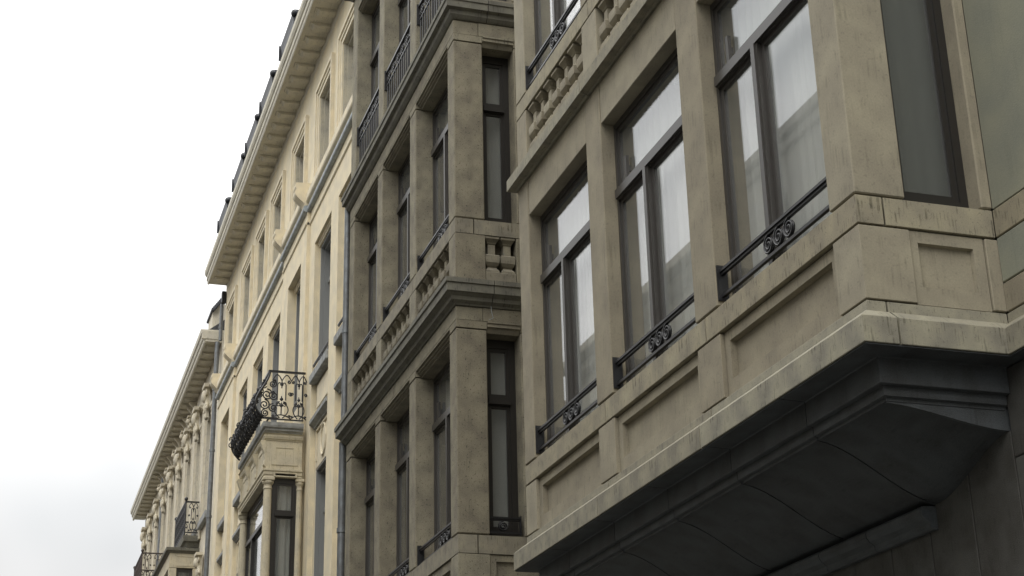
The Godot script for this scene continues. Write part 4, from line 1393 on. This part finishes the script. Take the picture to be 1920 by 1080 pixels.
func far_balcony(o: Node3D, d0: float, d1: float, x: float, y: float, h: float, m: Material) -> void:
	var slab := [[-0.45, y - 0.36], [-0.12, y - 0.36], [-0.06, y - 0.22], [0.02, y - 0.18], [0.04, y - 0.06], [0.04, y], [-0.45, y + 0.01]]
	bay_run_mat(o, "balcony_slab", M.gritcorn1, slab, x, 6.05, d0, d1)
	var c := Vector3(x, y, -(d0 + d1) / 2)
	var a := Acc.new()
	var L := d1 - d0
	a.box(Vector3(0, h, 0), Vector3(0.06, 0.045, L))
	a.box(Vector3(0, 0.10, 0), Vector3(0.035, 0.03, L))
	for s in [-1.0, 1.0]:
		a.box(Vector3((6.05 - x) / 2 + 0.015, h, s * L / 2), Vector3(6.05 - x - 0.03, 0.045, 0.06))
		a.box(Vector3((6.05 - x) / 2, 0.10, s * L / 2), Vector3(6.05 - x, 0.03, 0.035))
		a.box(Vector3(0, h / 2, s * L / 2), Vector3(0.04, h, 0.04))
		a.ball(Vector3(0, h + 0.09, s * L / 2), Vector3(0.06, 0.07, 0.06), 8, 6)
		a.box(Vector3(6.02 - x, h / 2, s * L / 2), Vector3(0.03, h, 0.03))
	var f := put(o, "balcony_railing", a.mesh(), m, c)
	var u := rail_unit(0.30, h - 0.12, 0.0, 0.013)
	var n := int((6.05 - x) / 0.28)
	for k in n:
		for s in [-1.0, 1.0]:
			sub(f, "scrollwork", u, m, Vector3((6.05 - x) * (k + 0.5) / n, 0.11, s * L / 2))
	n = int(L / 0.28)
	for k in n:
		var q := sub(f, "scrollwork", u, m, Vector3(0, 0.11, -L / 2 + L * (k + 0.5) / n))
		q.rotation.y = FRONT

# ------------------------------------------------------------------ across the street, mirrored in the panes except the nearest two, unseen
func build_opposite() -> void:
	# [D0, D1, height, storeys, bay width, material, name, label, cornice]
	var L := [
		[-18.0, 4.0, 7.0, 2, 2.9, "opp_grey", "grey building across the street behind the viewer", 0.5],  # unseen; kept low to let more sky light onto the bay's side
		[4.2, 20.0, 14.5, 4, 2.6, "opp_pale", "pale building across the street facing the nearest bay", 0.6],  # unseen; height adjusted for the light reaching the nearest bay
		[20.2, 33.6, 19.45, 5, 3.3, "opp_grey", "flat-topped building across the street, mirrored in the window nearest the corner", 0.25],
		[33.8, 46.5, 18.3, 4, 2.7, "opp_pale", "building across the street with a moulded cornice, mirrored in the nearest bay's panes", 0.7],
		[46.7, 64.0, 17.3, 5, 2.5, "opp_brick", "brownish building across the street, mirrored in the bay window farthest from the corner", 0.5],
		[64.2, 90.0, 18.0, 5, 2.8, "opp_pale", "farthest building across the street on the left", 0.5],
	]
	for b in L:
		var d0: float = b[0]
		var d1: float = b[1]
		var hh: float = b[2]
		var o := thing("opposite_building", Vector3(-9.0, 0, -(d0 + d1) / 2), b[6], "building", "buildings across the street")
		var nb := int((d1 - d0) / float(b[4]))
		var bw := (d1 - d0) / nb
		var ns: int = b[3]
		var sh := (hh - 1.0) / ns
		var holes := []
		for i in nb:
			for s in ns:
				var c := d0 + bw * (i + 0.5)
				holes.append([c - 0.6, c + 0.6, s * sh + 0.9, s * sh + sh - 0.55])
		wall_holes(o, "wall", M[b[5]], -7.4, -7.0, d0, d1, 0.0, hh - 0.3, holes)
		var pm := bbox(Vector3(0.03, sh - 1.45, 1.2), 0.0)
		for h in holes:
			put(o, "window", pm, M.lead, Vector3(-7.3, (h[2] + h[3]) / 2, -(h[0] + h[1]) / 2))
		blk(o, "core", M.room, -16.0, -7.41, 0.0, hh - 0.3, d0, d1, 0.0)
		var k: float = b[7]
		blk(o, "cornice", M[b[5]], -16.0, -7.0 + k, hh - 0.28, hh, d0, d1, 0.03)
		blk(o, "cornice", M[b[5]], -7.2, -7.0 + k * 0.5, hh - 0.55, hh - 0.285, d0, d1, 0.03)
		if k > 0.3:
			var ro := [[0.0, hh + 0.004], [-1.5, hh + 0.5], [-6.0, hh + 0.5], [-6.0, hh + 0.004]]
			var poly := PackedVector2Array()
			var pa := PackedVector3Array()
			var pb := PackedVector3Array()
			for q in ro:
				poly.append(Vector2(q[0], q[1]))
				pa.append(Vector3(-7.0 + q[0], q[1], -d0))
				pb.append(Vector3(-7.0 + q[0], q[1], -d1))
			put(o, "roof", flat_mesh(prism_tris(pa, pb, poly)), M.slate, Vector3.ZERO)

func sheet(called: String, m: Material, x0: float, x1: float, y0: float, y1: float, d0: float, d1: float) -> void:
	var mi := blk(self, called, m, x0, x1, y0, y1, d0, d1, 0.0)
	mi.set_meta("kind", "structure")

func build_ground() -> void:
	sheet("ground", M.ground, -150.0, 150.0, -0.6, -0.3, -150.0, 300.0)
	sheet("road", M.asphalt, -4.3, 3.3, -0.29, -0.12, -60.0, 140.0)
	sheet("pavement", M.paving, 3.45, 6.9, -0.29, 0.0, -60.0, 140.0)
	sheet("pavement", M.paving, -7.6, -4.45, -0.29, 0.0, -60.0, 140.0)
	sheet("kerb", M.bluestone2, 3.305, 3.445, -0.29, 0.004, -60.0, 140.0)
	sheet("kerb", M.bluestone2, -4.445, -4.305, -0.29, 0.004, -60.0, 140.0)

func _ready() -> void:
	rng.seed = 77
	setup_view()
	setup_materials()
	build_ground()
	build_near()
	build_middle()
	build_cream()
	build_far()
	build_opposite()
